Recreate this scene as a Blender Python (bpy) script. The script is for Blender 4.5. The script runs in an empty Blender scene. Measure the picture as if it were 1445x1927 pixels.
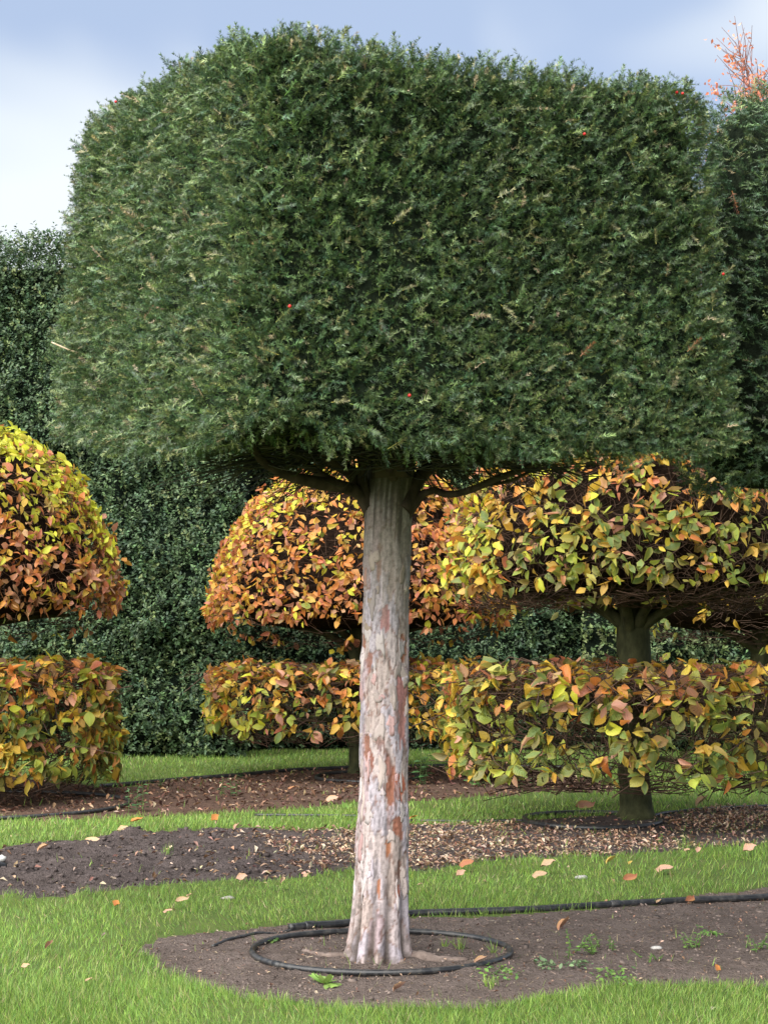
import bpy, math, random
import numpy as np
from mathutils import Vector, Matrix, Quaternion

rng = np.random.default_rng(11)
random.seed(11)
scene = bpy.context.scene
COL = scene.collection

# ------------------------------------------------------------------ camera, sky, sun, exposure
FPX, CX, CY, HOR, CAMZ = 2800.0, 722.5, 963.5, 1240.0, 1.6
PITCH = math.atan((HOR - CY) / FPX)
cam_d = bpy.data.cameras.new('camera')
cam_d.sensor_fit = 'VERTICAL'
cam_d.sensor_height = 24.0
cam_d.sensor_width = 18.0
cam_d.lens = 24.0 * FPX / 1927.0
cam_d.clip_start = 0.05
cam_d.clip_end = 4000
cam = bpy.data.objects.new('camera', cam_d)
COL.objects.link(cam)
cam.location = (0, 0, CAMZ)
cam.rotation_euler = (math.pi / 2 + PITCH, 0, 0)
scene.camera = cam

SUN_EL, SUN_AZ = math.radians(41), math.radians(-142)     # azimuth from +Y, clockwise seen from above: behind the camera, to its left
world = bpy.data.worlds.new('World')
scene.world = world
world.use_nodes = True
wn, wl = world.node_tree.nodes, world.node_tree.links
wn.clear()
w_out = wn.new('ShaderNodeOutputWorld')
w_bg = wn.new('ShaderNodeBackground')
w_bg.inputs['Strength'].default_value = 0.075
w_sky = wn.new('ShaderNodeTexSky')
w_sky.sky_type = 'NISHITA'
w_sky.sun_disc = False
w_sky.sun_elevation = SUN_EL
w_sky.sun_rotation = SUN_AZ
w_sky.air_density = 1.0
w_sky.dust_density = 0.6
w_sky.ozone_density = 2.0
w_tc = wn.new('ShaderNodeTexCoord')
w_map = wn.new('ShaderNodeMapping')
w_map.inputs['Location'].default_value = (0.635, 0.1, 0.22)
w_map.inputs['Scale'].default_value = (1.0, 1.0, 1.5)
w_n = wn.new('ShaderNodeTexNoise')
w_n.inputs['Scale'].default_value = 3.2
w_n.inputs['Detail'].default_value = 3.0
w_n.inputs['Roughness'].default_value = 0.45
w_n.inputs['Distortion'].default_value = 0.35
w_r = wn.new('ShaderNodeValToRGB')
w_r.color_ramp.interpolation = 'EASE'
w_r.color_ramp.elements[0].position = 0.42
w_r.color_ramp.elements[0].color = (0, 0, 0, 1)
w_r.color_ramp.elements[1].position = 0.66
w_r.color_ramp.elements[1].color = (1, 1, 1, 1)
w_mix0 = wn.new('ShaderNodeMix'); w_mix0.data_type = 'RGBA'          # thin veil over the blue
w_mix0.inputs[0].default_value = 0.8
w_mix0.inputs[7].default_value = (2.3, 2.78, 3.7, 1)
w_mix = wn.new('ShaderNodeMix'); w_mix.data_type = 'RGBA'
w_mix.inputs[7].default_value = (4.2, 4.5, 4.75, 1)                  # lit cloud
wl.new(w_tc.outputs['Generated'], w_map.inputs['Vector'])
wl.new(w_map.outputs['Vector'], w_n.inputs['Vector'])
wl.new(w_n.outputs['Fac'], w_r.inputs['Fac'])
wl.new(w_sky.outputs['Color'], w_mix0.inputs[6])
wl.new(w_mix0.outputs[2], w_mix.inputs[6])
wl.new(w_r.outputs['Color'], w_mix.inputs[0])
wl.new(w_mix.outputs[2], w_bg.inputs['Color'])
wl.new(w_bg.outputs['Background'], w_out.inputs['Surface'])

sun_d = bpy.data.lights.new('sun', 'SUN')
sun_d.energy = 3.5
sun_d.angle = math.radians(95)
sun_d.color = (1.0, 0.96, 0.9)
sun = bpy.data.objects.new('sun', sun_d)
COL.objects.link(sun)
_sd = Vector((math.sin(SUN_AZ) * math.cos(SUN_EL), math.cos(SUN_AZ) * math.cos(SUN_EL), math.sin(SUN_EL)))
sun.rotation_euler = _sd.to_track_quat('Z', 'Y').to_euler()
sun.location = (-6, -8, 12)

scene.render.engine = 'CYCLES'
scene.view_settings.view_transform = 'Standard'
scene.view_settings.look = 'None'
scene.view_settings.exposure = 1.6
scene.view_settings.gamma = 1.0
scene.view_settings.use_curve_mapping = False
scene.cycles.max_bounces = 6
scene.cycles.transparent_max_bounces = 6

# ------------------------------------------------------------------ small maths
def ray(px, py):
    x = (px - CX) / FPX
    v = (CY - py) / FPX
    return np.array([x, math.cos(PITCH) - v * math.sin(PITCH), math.sin(PITCH) + v * math.cos(PITCH)])

def gp(px, py, z=0.0):
    d = ray(px, py)
    t = (z - CAMZ) / d[2]
    return np.array([d[0] * t, d[1] * t, z])

def at(px, py, Y):
    d = ray(px, py)
    t = Y / d[1]
    return np.array([d[0] * t, Y, CAMZ + d[2] * t])

def nrm(v):
    v = np.asarray(v, float)
    return v / np.maximum(np.linalg.norm(v, axis=-1, keepdims=True), 1e-9)

def _h(a, b, c, seed):
    n = (a * 73856093) ^ (b * 19349663) ^ (c * 83492791) ^ (seed * 26544357 + 977)
    n = (n ^ (n >> 13)) & 0x7fffffff
    n = (n * 1274126177) & 0x7fffffff
    n = n ^ (n >> 15)
    n = (n * 668265263) & 0x7fffffff
    return ((n >> 7) & 0xffff) / 65535.0

def vnoise(p, seed=0):
    p = np.asarray(p, float)
    i = np.floor(p).astype(np.int64)
    f = p - i
    f = f * f * (3 - 2 * f)
    r = 0
    for dx in (0, 1):
        wx = f[:, 0] if dx else 1 - f[:, 0]
        for dy in (0, 1):
            wy = f[:, 1] if dy else 1 - f[:, 1]
            for dz in (0, 1):
                wz = f[:, 2] if dz else 1 - f[:, 2]
                r = r + wx * wy * wz * _h(i[:, 0] + dx, i[:, 1] + dy, i[:, 2] + dz, seed)
    return r

def fbm(p, oct=3, seed=0):
    p = np.asarray(p, float)
    s, a, t = 0, 1.0, 0
    for o in range(oct):
        s = s + a * vnoise(p * (2 ** o) + 17.3 * o, seed + o)
        t += a
        a *= 0.5
    return s / t

def n2(x, y, sc, oct=3, seed=0):
    return fbm(np.stack([x * sc, y * sc, np.zeros_like(x) + 0.5], -1), oct, seed)

def sstep(a, b, x):
    t = np.clip((x - a) / (b - a), 0, 1)
    return t * t * (3 - 2 * t)

def inpoly(x, y, poly):
    c = np.zeros(x.shape, bool)
    n = len(poly)
    for i in range(n):
        x1, y1 = poly[i]
        x2, y2 = poly[(i + 1) % n]
        if y1 == y2:
            continue
        k = ((y1 > y) != (y2 > y)) & (x < (x2 - x1) * (y - y1) / (y2 - y1) + x1)
        c ^= k
    return c

# ------------------------------------------------------------------ mesh helpers
def make_mesh(name, V, Q=None, T=None, tint=None, lc=None, vt=None, smooth=False, mat=None):
    """V vertices, Q quads, T triangles, tint per face, lc per-vertex leaf coordinates, vt per-vertex colour."""
    me = bpy.data.meshes.new(name)
    V = np.asarray(V, np.float32)
    Q = np.zeros((0, 4), np.int64) if Q is None else np.asarray(Q, np.int64).reshape(-1, 4)
    T = np.zeros((0, 3), np.int64) if T is None else np.asarray(T, np.int64).reshape(-1, 3)
    nq, nt = len(Q), len(T)
    me.vertices.add(len(V))
    me.vertices.foreach_set('co', V.ravel())
    me.loops.add(nq * 4 + nt * 3)
    me.loops.foreach_set('vertex_index', np.concatenate([Q.ravel(), T.ravel()]).astype(np.int32))
    me.polygons.add(nq + nt)
    st = np.concatenate([np.arange(nq) * 4, nq * 4 + np.arange(nt) * 3]).astype(np.int32)
    me.polygons.foreach_set('loop_start', st)
    if smooth:
        me.polygons.foreach_set('use_smooth', np.ones(nq + nt, bool))
    if tint is not None:
        a = me.attributes.new('tint', 'FLOAT_COLOR', 'FACE')
        c = np.ones((nq + nt, 4), np.float32)
        c[:, :3] = tint
        a.data.foreach_set('color', c.ravel())
    if vt is not None:
        a = me.attributes.new('tint', 'FLOAT_COLOR', 'POINT')
        c = np.ones((len(V), 4), np.float32)
        c[:, :3] = vt
        a.data.foreach_set('color', c.ravel())
    if lc is not None:
        a = me.attributes.new('lc', 'FLOAT_VECTOR', 'POINT')
        a.data.foreach_set('vector', np.asarray(lc, np.float32).ravel())
    me.update(calc_edges=True)
    me.validate()
    if mat:
        me.materials.append(mat)
    return me

class MB:
    """collects geometry for one mesh object"""
    def __init__(self):
        self.V, self.Q, self.T, self.tq, self.tt, self.L, self.n = [], [], [], [], [], [], 0
    def add(self, V, Q=None, T=None, tint=(1, 1, 1), lc=None):
        V = np.asarray(V, float).reshape(-1, 3)
        self.V.append(V)
        self.L.append(np.zeros((len(V), 3)) if lc is None else lc)
        if Q is not None and len(Q):
            Q = np.asarray(Q).reshape(-1, 4)
            self.Q.append(Q + self.n)
            t = np.asarray(tint, float)
            self.tq.append(np.broadcast_to(t, (len(Q), 3)) if t.ndim == 1 else t[:len(Q)])
        if T is not None and len(T):
            T = np.asarray(T).reshape(-1, 3)
            self.T.append(T + self.n)
            t = np.asarray(tint, float)
            self.tt.append(np.broadcast_to(t, (len(T), 3)) if t.ndim == 1 else t[-len(T):])
        self.n += len(V)
    def bake(self, tpl, R, P, tint):
        """copies of template tpl = (V, Q, T, shade per vertex-less face, lc) under matrices R and positions P"""
        TV, TQ, TT, fm, TL = tpl
        n, k = len(P), len(TV)
        if n == 0:
            return
        V = np.einsum('nij,kj->nki', R, TV) + P[:, None, :]
        off = (np.arange(n) * k)[:, None, None]
        Q = (TQ[None] + off).reshape(-1, 4) if TQ is not None else None
        T = (TT[None] + off).reshape(-1, 3) if TT is not None else None
        nq = 0 if TQ is None else len(TQ)
        nt = 0 if TT is None else len(TT)
        tint = np.asarray(tint, float)
        ft = tint[:, None, :] * fm[None, :, :] if fm is not None else np.repeat(tint[:, None, :], nq + nt, 1)
        self.V.append(V.reshape(-1, 3))
        self.L.append(np.tile(TL, (n, 1)) if TL is not None else np.zeros((n * k, 3)))
        if Q is not None:
            self.Q.append(Q + self.n); self.tq.append(ft[:, :nq].reshape(-1, 3))
        if T is not None:
            self.T.append(T + self.n); self.tt.append(ft[:, nq:].reshape(-1, 3))
        self.n += n * k
    def mesh(self, name, mat, smooth=False, lc=False):
        V = np.concatenate(self.V)
        Q = np.concatenate(self.Q) if self.Q else None
        T = np.concatenate(self.T) if self.T else None
        tint = np.concatenate(self.tq + self.tt)
        return make_mesh(name, V, Q, T, tint, np.concatenate(self.L) if lc else None, None, smooth, mat)
    def build(self, name, mat, parent=None, smooth=False, lc=False, **props):
        return obj(name, self.mesh(name, mat, smooth, lc), parent, **props)

def obj(name, me, parent=None, loc=None, **props):
    o = bpy.data.objects.new(name, me)
    COL.objects.link(o)
    if parent is not None:
        o.parent = parent
        # meshes are modelled in world coordinates: take the parents' offset out
        off = Vector((0, 0, 0))
        q = parent
        while q is not None:
            off += q.location
            q = q.parent
        if loc is None:
            o.location = -off
        else:
            o.location = Vector(loc) - off
    elif loc is not None:
        o.location = loc
    for k, v in props.items():
        o[k] = v
    return o

def thing(name, loc, label, category, group=None):
    o = bpy.data.objects.new(name, None)
    COL.objects.link(o)
    o.location = loc
    o.empty_display_size = 0.2
    o['label'] = label
    o['category'] = category
    if group:
        o['group'] = group
    return o

def tube(path, rad, sides=6, cap=True, wob=0.0, seed=0):
    P = np.asarray(path, float)
    m = len(P)
    rad = np.broadcast_to(np.asarray(rad, float), (m,))
    t = np.gradient(P, axis=0)
    t = nrm(t)
    ref = np.array([0.0, 0.0, 1.0]) if abs(t[:, 2]).mean() < 0.8 else np.array([1.0, 0.0, 0.0])
    a = nrm(np.cross(t, ref))
    b = np.cross(t, a)
    th = np.linspace(0, 2 * np.pi, sides, endpoint=False)
    ring = np.cos(th)[None, :, None] * a[:, None, :] + np.sin(th)[None, :, None] * b[:, None, :]
    rr = rad[:, None, None] * np.ones((1, sides, 1))
    if wob:
        rr = rr * (1 + wob * (vnoise((P[:, None, :] * 6 + ring * 1.5).reshape(-1, 3), seed) - 0.5).reshape(m, sides, 1) * 2)
    V = (P[:, None, :] + ring * rr).reshape(-1, 3)
    i = np.arange(m - 1)[:, None] * sides
    j = np.arange(sides)[None, :]
    j2 = (j + 1) % sides
    Q = np.stack([i + j, i + j2, i + sides + j2, i + sides + j], -1).reshape(-1, 4)
    T = None
    if cap:
        V = np.concatenate([V, P[:1], P[-1:]])
        c0, c1 = m * sides, m * sides + 1
        jj = np.arange(sides)
        T = np.concatenate([np.stack([(jj + 1) % sides, jj, np.full(sides, c0)], -1),
                            np.stack([(m - 1) * sides + jj, (m - 1) * sides + (jj + 1) % sides, np.full(sides, c1)], -1)])
    return V, Q, T

def smooth_path(pts, n):
    pts = np.asarray(pts, float)
    m = len(pts)
    p = np.concatenate([[2 * pts[0] - pts[1]], pts, [2 * pts[-1] - pts[-2]]])
    out = []
    for s in np.linspace(0, m - 1 - 1e-6, n):
        i = int(s); f = s - i
        p0, p1, p2, p3 = p[i], p[i + 1], p[i + 2], p[i + 3]
        out.append(0.5 * (2 * p1 + (p2 - p0) * f + (2 * p0 - 5 * p1 + 4 * p2 - p3) * f * f + (3 * p1 - p0 - 3 * p2 + p3) * f ** 3))
    return np.array(out)

def frames(D, N, S=None):
    Y = nrm(D)
    Z = nrm(N - (N * Y).sum(-1, keepdims=True) * Y + 1e-6)
    X = np.cross(Y, Z)
    R = np.stack([X, Y, Z], -1)
    if S is not None:
        S = np.asarray(S, float)
        R = R * (S[:, None, None] if S.ndim == 1 else S[:, None, :])
    return R

def rdir(n):
    return nrm(rng.normal(size=(n, 3)))

def pick(pal, w, n, jit=0.15):
    pal = np.asarray(pal, float)
    w = np.asarray(w, float)
    i = rng.choice(len(pal), n, p=w / w.sum())
    return np.clip(pal[i] * (1 + rng.normal(size=(n, 1)) * jit) * (1 + rng.normal(size=(n, 3)) * jit * 0.35), 0.004, 0.9)

# ------------------------------------------------------------------ materials
def new_mat(name):
    m = bpy.data.materials.new(name)
    m.use_nodes = True
    nt = m.node_tree
    nt.nodes.clear()
    out = nt.nodes.new('ShaderNodeOutputMaterial')
    b = nt.nodes.new('ShaderNodeBsdfPrincipled')
    nt.links.new(b.outputs['BSDF'], out.inputs['Surface'])
    return m, nt, b, out

def nd(nt, t, **kw):
    n = nt.nodes.new(t)
    for k, v in kw.items():
        setattr(n, k, v)
    return n

def mixc(nt, fac, a, b, blend='MIX'):
    n = nd(nt, 'ShaderNodeMix', data_type='RGBA', blend_type=blend)
    for s, v in ((0, fac), (6, a), (7, b)):
        if hasattr(v, 'is_linked'):
            nt.links.new(v, n.inputs[s])
        else:
            n.inputs[s].default_value = v if s == 0 else (*v, 1)
    return n.outputs[2]

def noise(nt, scale, detail=3, rough=0.55, vec=None, coord='Object', stretch=None):
    tc = nd(nt, 'ShaderNodeTexCoord')
    src = vec or tc.outputs[coord]
    if stretch:
        mp = nd(nt, 'ShaderNodeMapping')
        mp.inputs['Scale'].default_value = stretch
        nt.links.new(src, mp.inputs['Vector'])
        src = mp.outputs['Vector']
    n = nd(nt, 'ShaderNodeTexNoise')
    n.inputs['Scale'].default_value = scale
    n.inputs['Detail'].default_value = detail
    n.inputs['Roughness'].default_value = rough
    nt.links.new(src, n.inputs['Vector'])
    return n.outputs['Fac']

def ramp(nt, src, p0, p1, c0=(0, 0, 0), c1=(1, 1, 1)):
    r = nd(nt, 'ShaderNodeValToRGB')
    r.color_ramp.elements[0].position = p0
    r.color_ramp.elements[1].position = p1
    r.color_ramp.elements[0].color = (*c0, 1)
    r.color_ramp.elements[1].color = (*c1, 1)
    nt.links.new(src, r.inputs['Fac'])
    return r.outputs['Color']

def bump(nt, b, src, strength, dist):
    n = nd(nt, 'ShaderNodeBump')
    n.inputs['Strength'].default_value = strength
    n.inputs['Distance'].default_value = dist
    nt.links.new(src, n.inputs['Height'])
    nt.links.new(n.outputs['Normal'], b.inputs['Normal'])

def tint_out(nt, own):
    if own:
        return nd(nt, 'ShaderNodeObjectInfo').outputs['Color']
    return nd(nt, 'ShaderNodeAttribute', attribute_name='tint').outputs['Color']

def leaf_mat(name, own=False, rough=0.45, spec=0.4, trans=0.25, veins=False, blotch=0.0, bscale=18.0, bcol=(0.22, 0.09, 0.03)):
    m, nt, b, out = new_mat(name)
    c = tint_out(nt, own)
    if veins:
        lc = nd(nt, 'ShaderNodeAttribute', attribute_name='lc').outputs['Vector']
        sp = nd(nt, 'ShaderNodeSeparateXYZ')
        nt.links.new(lc, sp.inputs[0])
        ab = nd(nt, 'ShaderNodeMath', operation='ABSOLUTE')
        nt.links.new(sp.outputs['X'], ab.inputs[0])
        # margins turn first: shift the blade edge toward yellow
        rim = nd(nt, 'ShaderNodeMath', operation='POWER')
        nt.links.new(ab.outputs[0], rim.inputs[0])
        rim.inputs[1].default_value = 2.5
        ym = mixc(nt, 0.5, c, (0.46, 0.30, 0.04))
        mf = nd(nt, 'ShaderNodeMath', operation='MULTIPLY')
        nt.links.new(rim.outputs[0], mf.inputs[0]); mf.inputs[1].default_value = 0.7
        c = mixc(nt, mf.outputs[0], c, ym)
        # side veins: stripes that run up and out from the midrib
        ma = nd(nt, 'ShaderNodeMath', operation='MULTIPLY_ADD')
        nt.links.new(ab.outputs[0], ma.inputs[0]); ma.inputs[1].default_value = -0.28
        nt.links.new(sp.outputs['Y'], ma.inputs[2])
        ms = nd(nt, 'ShaderNodeMath', operation='MULTIPLY'); nt.links.new(ma.outputs[0], ms.inputs[0]); ms.inputs[1].default_value = 50.0
        sn = nd(nt, 'ShaderNodeMath', operation='SINE'); nt.links.new(ms.outputs[0], sn.inputs[0])
        bump(nt, b, sn.outputs[0], 0.5, 0.002)
        mid = ramp(nt, ab.outputs[0], 0.02, 0.10, (1.35, 1.3, 1.2), (1, 1, 1))
        c = mixc(nt, 0.6, c, mid, 'MULTIPLY')
    if blotch:
        c = mixc(nt, ramp(nt, noise(nt, bscale, 3, 0.6), 0.60, 0.72, (0, 0, 0), (blotch,) * 3), c, bcol)
    nt.links.new(c, b.inputs['Base Color'])
    b.inputs['Roughness'].default_value = rough
    b.inputs['Specular IOR Level'].default_value = spec
    if trans:
        tr = nd(nt, 'ShaderNodeBsdfTranslucent')
        nt.links.new(c, tr.inputs['Color'])
        mx = nd(nt, 'ShaderNodeMixShader')
        mx.inputs[0].default_value = trans
        nt.links.new(b.outputs['BSDF'], mx.inputs[1])
        nt.links.new(tr.outputs['BSDF'], mx.inputs[2])
        nt.links.new(mx.outputs[0], out.inputs['Surface'])
    return m

def rough_mat(name, c0, c1, sc=6, rough=0.9, bs=0.5, bd=0.02, spec=0.2, stretch=None):
    m, nt, b, out = new_mat(name)
    f = noise(nt, sc, 5, 0.6, stretch=stretch)
    nt.links.new(ramp(nt, f, 0.32, 0.68, c0, c1), b.inputs['Base Color'])
    b.inputs['Roughness'].default_value = rough
    b.inputs['Specular IOR Level'].default_value = spec
    bump(nt, b, f, bs, bd)
    return m

def tint_mat(name, rough=0.8, spec=0.2, nsc=0, bs=0.4, bd=0.005):
    m, nt, b, out = new_mat(name)
    c = tint_out(nt, False)
    if nsc:
        f = noise(nt, nsc, 4, 0.65)
        c = mixc(nt, 0.6, c, ramp(nt, f, 0.3, 0.7, (0.55, 0.55, 0.55), (1.3, 1.3, 1.3)), 'MULTIPLY')
        bump(nt, b, f, bs, bd)
    nt.links.new(c, b.inputs['Base Color'])
    b.inputs['Roughness'].default_value = rough
    b.inputs['Specular IOR Level'].default_value = spec
    return m

M_yew = leaf_mat('yew_needles', rough=0.42, spec=0.5, trans=0.12)
M_yew_own = leaf_mat('yew_shoot', rough=0.42, spec=0.5, trans=0.12)
M_core = rough_mat('shaded_yew_core', (0.006, 0.010, 0.006), (0.020, 0.028, 0.016), 14, 0.95, 0.8, 0.05, 0.05)  # for the opaque inner shell added as light blocker, standing for dense twigs
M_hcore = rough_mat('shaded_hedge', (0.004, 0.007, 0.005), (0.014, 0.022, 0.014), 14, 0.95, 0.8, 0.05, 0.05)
M_bcore = rough_mat('dark_beech_core', (0.006, 0.004, 0.003), (0.026, 0.016, 0.011), 16, 0.95, 0.8, 0.05, 0.05)  # for the opaque dark shell added inside the domes against see-through
M_beech = leaf_mat('beech_leaf_mass', rough=0.42, spec=0.45, trans=0.34, veins=True, blotch=0.55, bscale=9)
M_beech_own = leaf_mat('beech_leaf', own=True, rough=0.42, spec=0.45, trans=0.34, veins=True, blotch=0.6, bscale=24)
M_dead_own = leaf_mat('fallen_leaf', own=True, rough=0.6, spec=0.3, trans=0.1, veins=True, blotch=0.5, bscale=30, bcol=(0.10, 0.045, 0.02))
M_litter = leaf_mat('litter', rough=0.7, spec=0.25, trans=0.08, blotch=0.4, bscale=20, bcol=(0.06, 0.03, 0.018))
M_holly = leaf_mat('hedge_leaf', rough=0.45, spec=0.35, trans=0.10)
M_grass = leaf_mat('grass_blade', rough=0.45, spec=0.35, trans=0.32)
M_weed = leaf_mat('weed_leaf', rough=0.5, spec=0.35, trans=0.25)
M_twig = tint_mat('twig', 0.85, 0.2)
M_bark = tint_mat('yew_bark', 0.75, 0.25, 60, 0.55, 0.004)
M_dark_bark = rough_mat('dark_bark', (0.022, 0.017, 0.012), (0.085, 0.062, 0.045), 12, 0.9, 0.7, 0.02, 0.2, (1, 1, 0.3))
M_beech_bark = rough_mat('beech_bark', (0.020, 0.024, 0.010), (0.080, 0.082, 0.036), 9, 0.85, 0.6, 0.02, 0.2, (1, 1, 0.5))
M_clod = tint_mat('soil_clod', 0.95, 0.1, 40, 0.6, 0.006)
m, nt, b, _o = new_mat('black_plastic_pipe')
_f = noise(nt, 25, 4, 0.6)
nt.links.new(ramp(nt, _f, 0.45, 0.75, (0.016, 0.017, 0.019), (0.07, 0.066, 0.06)), b.inputs['Base Color'])
nt.links.new(ramp(nt, _f, 0.3, 0.7, (0.3, 0.3, 0.3), (0.5, 0.5, 0.5)), b.inputs['Roughness'])
M_pipe = m
m, nt, b, _o = new_mat('red_berry')
b.inputs['Base Color'].default_value = (0.55, 0.02, 0.02, 1); b.inputs['Roughness'].default_value = 0.3
M_berry = m
m, nt, b, _o = new_mat('cut_wood')
nt.links.new(ramp(nt, noise(nt, 40, 3), 0.3, 0.7, (0.42, 0.30, 0.18), (0.62, 0.50, 0.36)), b.inputs['Base Color'])
M_wood = m

def ground_mat(name, c0, c1, c2, bs, bd, sc=1.0):
    m, nt, b, out = new_mat(name)
    f1 = noise(nt, 3.0 * sc, 6, 0.65)
    f2 = noise(nt, 28.0 * sc, 5, 0.7)
    f3 = noise(nt, 90.0 * sc, 3, 0.6)
    c = mixc(nt, ramp(nt, f1, 0.35, 0.65), c0, c1)
    c = mixc(nt, ramp(nt, f2, 0.52, 0.68), c, c2)
    c = mixc(nt, 0.55, c, ramp(nt, f3, 0.3, 0.7, (0.6, 0.6, 0.6), (1.35, 1.3, 1.25)), 'MULTIPLY')
    nt.links.new(c, b.inputs['Base Color'])
    b.inputs['Roughness'].default_value = 0.95
    b.inputs['Specular IOR Level'].default_value = 0.12
    s = nd(nt, 'ShaderNodeMath', operation='ADD')
    nt.links.new(f2, s.inputs[0]); nt.links.new(f3, s.inputs[1])
    bump(nt, b, s.outputs[0], bs, bd)
    return m
M_lawn = ground_mat('lawn_thatch', (0.07, 0.11, 0.028), (0.10, 0.14, 0.035), (0.10, 0.08, 0.045), 0.5, 0.01)
M_bed = ground_mat('bed_soil', (0.14, 0.110, 0.095), (0.21, 0.168, 0.148), (0.085, 0.066, 0.055), 1.0, 0.03)
M_till = ground_mat('tilled_soil', (0.092, 0.074, 0.068), (0.150, 0.122, 0.116), (0.045, 0.036, 0.033), 1.0, 0.04)
M_mulch = ground_mat('mulched_soil', (0.09, 0.055, 0.04), (0.14, 0.09, 0.068), (0.05, 0.03, 0.022), 0.9, 0.02)

# ------------------------------------------------------------------ ground: one sheet split into lawn and beds
def G(*pts):
    return [tuple(gp(x, y)[:2]) for x, y in pts]
P_BED = G((262, 1790), (330, 1766), (450, 1747), (560, 1737), (660, 1730), (780, 1724), (1000, 1722), (1200, 1700), (1445, 1674), (1700, 1650), (2200, 1620),
          (2200, 1790), (1700, 1830), (1445, 1852), (1330, 1846), (1250, 1850), (1150, 1852), (1050, 1872), (900, 1892), (700, 1897), (560, 1888), (450, 1874), (370, 1848), (300, 1815))
P_STRIP = G((-500, 1625), (-200, 1612), (0, 1604), (80, 1594), (200, 1576), (330, 1568), (420, 1562), (520, 1566), (600, 1560), (680, 1562), (770, 1553), (900, 1553), (985, 1546),
            (1130, 1536), (1240, 1531), (1310, 1527), (1445, 1520), (1900, 1500), (1900, 1560), (1445, 1585), (1280, 1604), (1100, 1612), (1000, 1612), (900, 1620), (780, 1642), (680, 1634), (620, 1642),
            (500, 1662), (340, 1674), (250, 1684), (120, 1694), (0, 1694), (-500, 1720))
P_TILL = G((-500, 1625), (-200, 1612), (0, 1604), (80, 1594), (200, 1576), (330, 1568), (420, 1562), (470, 1566), (520, 1578), (500, 1600), (590, 1615), (560, 1632), (640, 1640), (500, 1662), (340, 1674), (250, 1684), (120, 1694), (0, 1694), (-500, 1720))
P_BACK = G((-700, 1450), (-100, 1455), (100, 1470), (200, 1486), (330, 1472), (450, 1461), (560, 1451), (680, 1447), (860, 1446), (1000, 1452), (1150, 1470), (1150, 1492),
           (1000, 1496), (880, 1503), (780, 1507), (680, 1506), (560, 1521), (400, 1531), (260, 1537), (130, 1546), (0, 1538), (-700, 1540))

def zone(x, y):
    """0 lawn, 1 yew bed, 2 tilled strip, 3 mulched strip, 4 back bed"""
    jx = x + (n2(x, y, 2.2, 3, 5) - 0.5) * 0.35 * np.clip(y / 9, 0.7, 2.2)
    jy = y + (n2(x, y, 2.2, 3, 9) - 0.5) * 0.35 * np.clip(y / 9, 0.7, 2.2)
    z = np.zeros(x.shape, int)
    z[inpoly(jx, jy, P_BACK)] = 4
    z[inpoly(jx, jy, P_STRIP)] = 3
    z[inpoly(jx, jy, P_TILL)] = 2
    z[inpoly(jx, jy, P_BED)] = 1
    return z

def soft(x, y, poly, w):
    s = 0
    for k in range(8):
        s = s + inpoly(x + w * math.cos(k * math.pi / 4), y + w * math.sin(k * math.pi / 4), poly)
    return s / 8.0

def hgt(x, y):
    x = np.atleast_1d(np.asarray(x, float)); y = np.atleast_1d(np.asarray(y, float))
    h = (n2(x, y, 0.5, 2, 31) - 0.5) * 0.03 * np.clip((30 - y) / 10, 0, 1)
    near = (np.abs(x) < 9) & (y > 4) & (y < 32)
    if near.any():
        xn, yn = x[near], y[near]
        t = 0.5 * (soft(xn, yn, P_TILL, 0.18) + soft(xn, yn, P_TILL, 0.42))
        r1 = n2(xn, yn, 2.6, 3, 3); r2 = n2(xn, yn, 9.0, 3, 4); r3 = n2(xn, yn, 24.0, 2, 6)
        lumps = np.abs(r2 - 0.5) * 2
        h[near] += t * (0.035 + 0.20 * (r1 - 0.5) + 0.13 * (r2 - 0.5) + 0.07 * (r3 - 0.5) + 0.03 * lumps)
        o = soft(xn, yn, P_STRIP, 0.12) * (1 - t) + soft(xn, yn, P_BACK, 0.15)
        h[near] += o * (0.015 + 0.07 * (r1 - 0.5) + 0.03 * (r2 - 0.5) + 0.014 * (r3 - 0.5))
        bd = soft(xn, yn, P_BED, 0.10)
        h[near] += bd * (-0.012 + 0.04 * (r1 - 0.5) + 0.036 * (r2 - 0.5) + 0.024 * (r3 - 0.5))
    return h

def h1(x, y):
    return float(hgt(x, y)[0])

def axis(segs):
    a = [segs[0][0]]
    for s, e, n in segs:
        a += list(np.linspace(s, e, n + 1)[1:])
    return np.array(a)
def geo(a, b, n):
    return [float(v) for v in np.geomspace(a, b, n)]
xs = np.concatenate([-np.array(geo(7.0, 900, 16))[::-1], axis([(-6.9, -3, 44), (-3, 3, 120), (3, 6.9, 44)]), np.array(geo(7.0, 900, 16))])
ys = np.concatenate([-np.array(geo(1.0, 300, 10))[::-1], axis([(0, 5, 20), (5.0, 14.0, 210), (14.0, 28, 110)]), np.array(geo(28.3, 2500, 24))])
gx, gy = np.meshgrid(xs, ys)
gz = hgt(gx.ravel(), gy.ravel())
GV = np.stack([gx.ravel(), gy.ravel(), gz], -1)
nx, ny = len(xs), len(ys)
ii, jj = np.meshgrid(np.arange(nx - 1), np.arange(ny - 1))
q0 = (jj * nx + ii).ravel()
GQ = np.stack([q0, q0 + 1, q0 + nx + 1, q0 + nx], -1)
cen = GV[GQ].mean(1)
gzone = zone(cen[:, 0], cen[:, 1])
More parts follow.
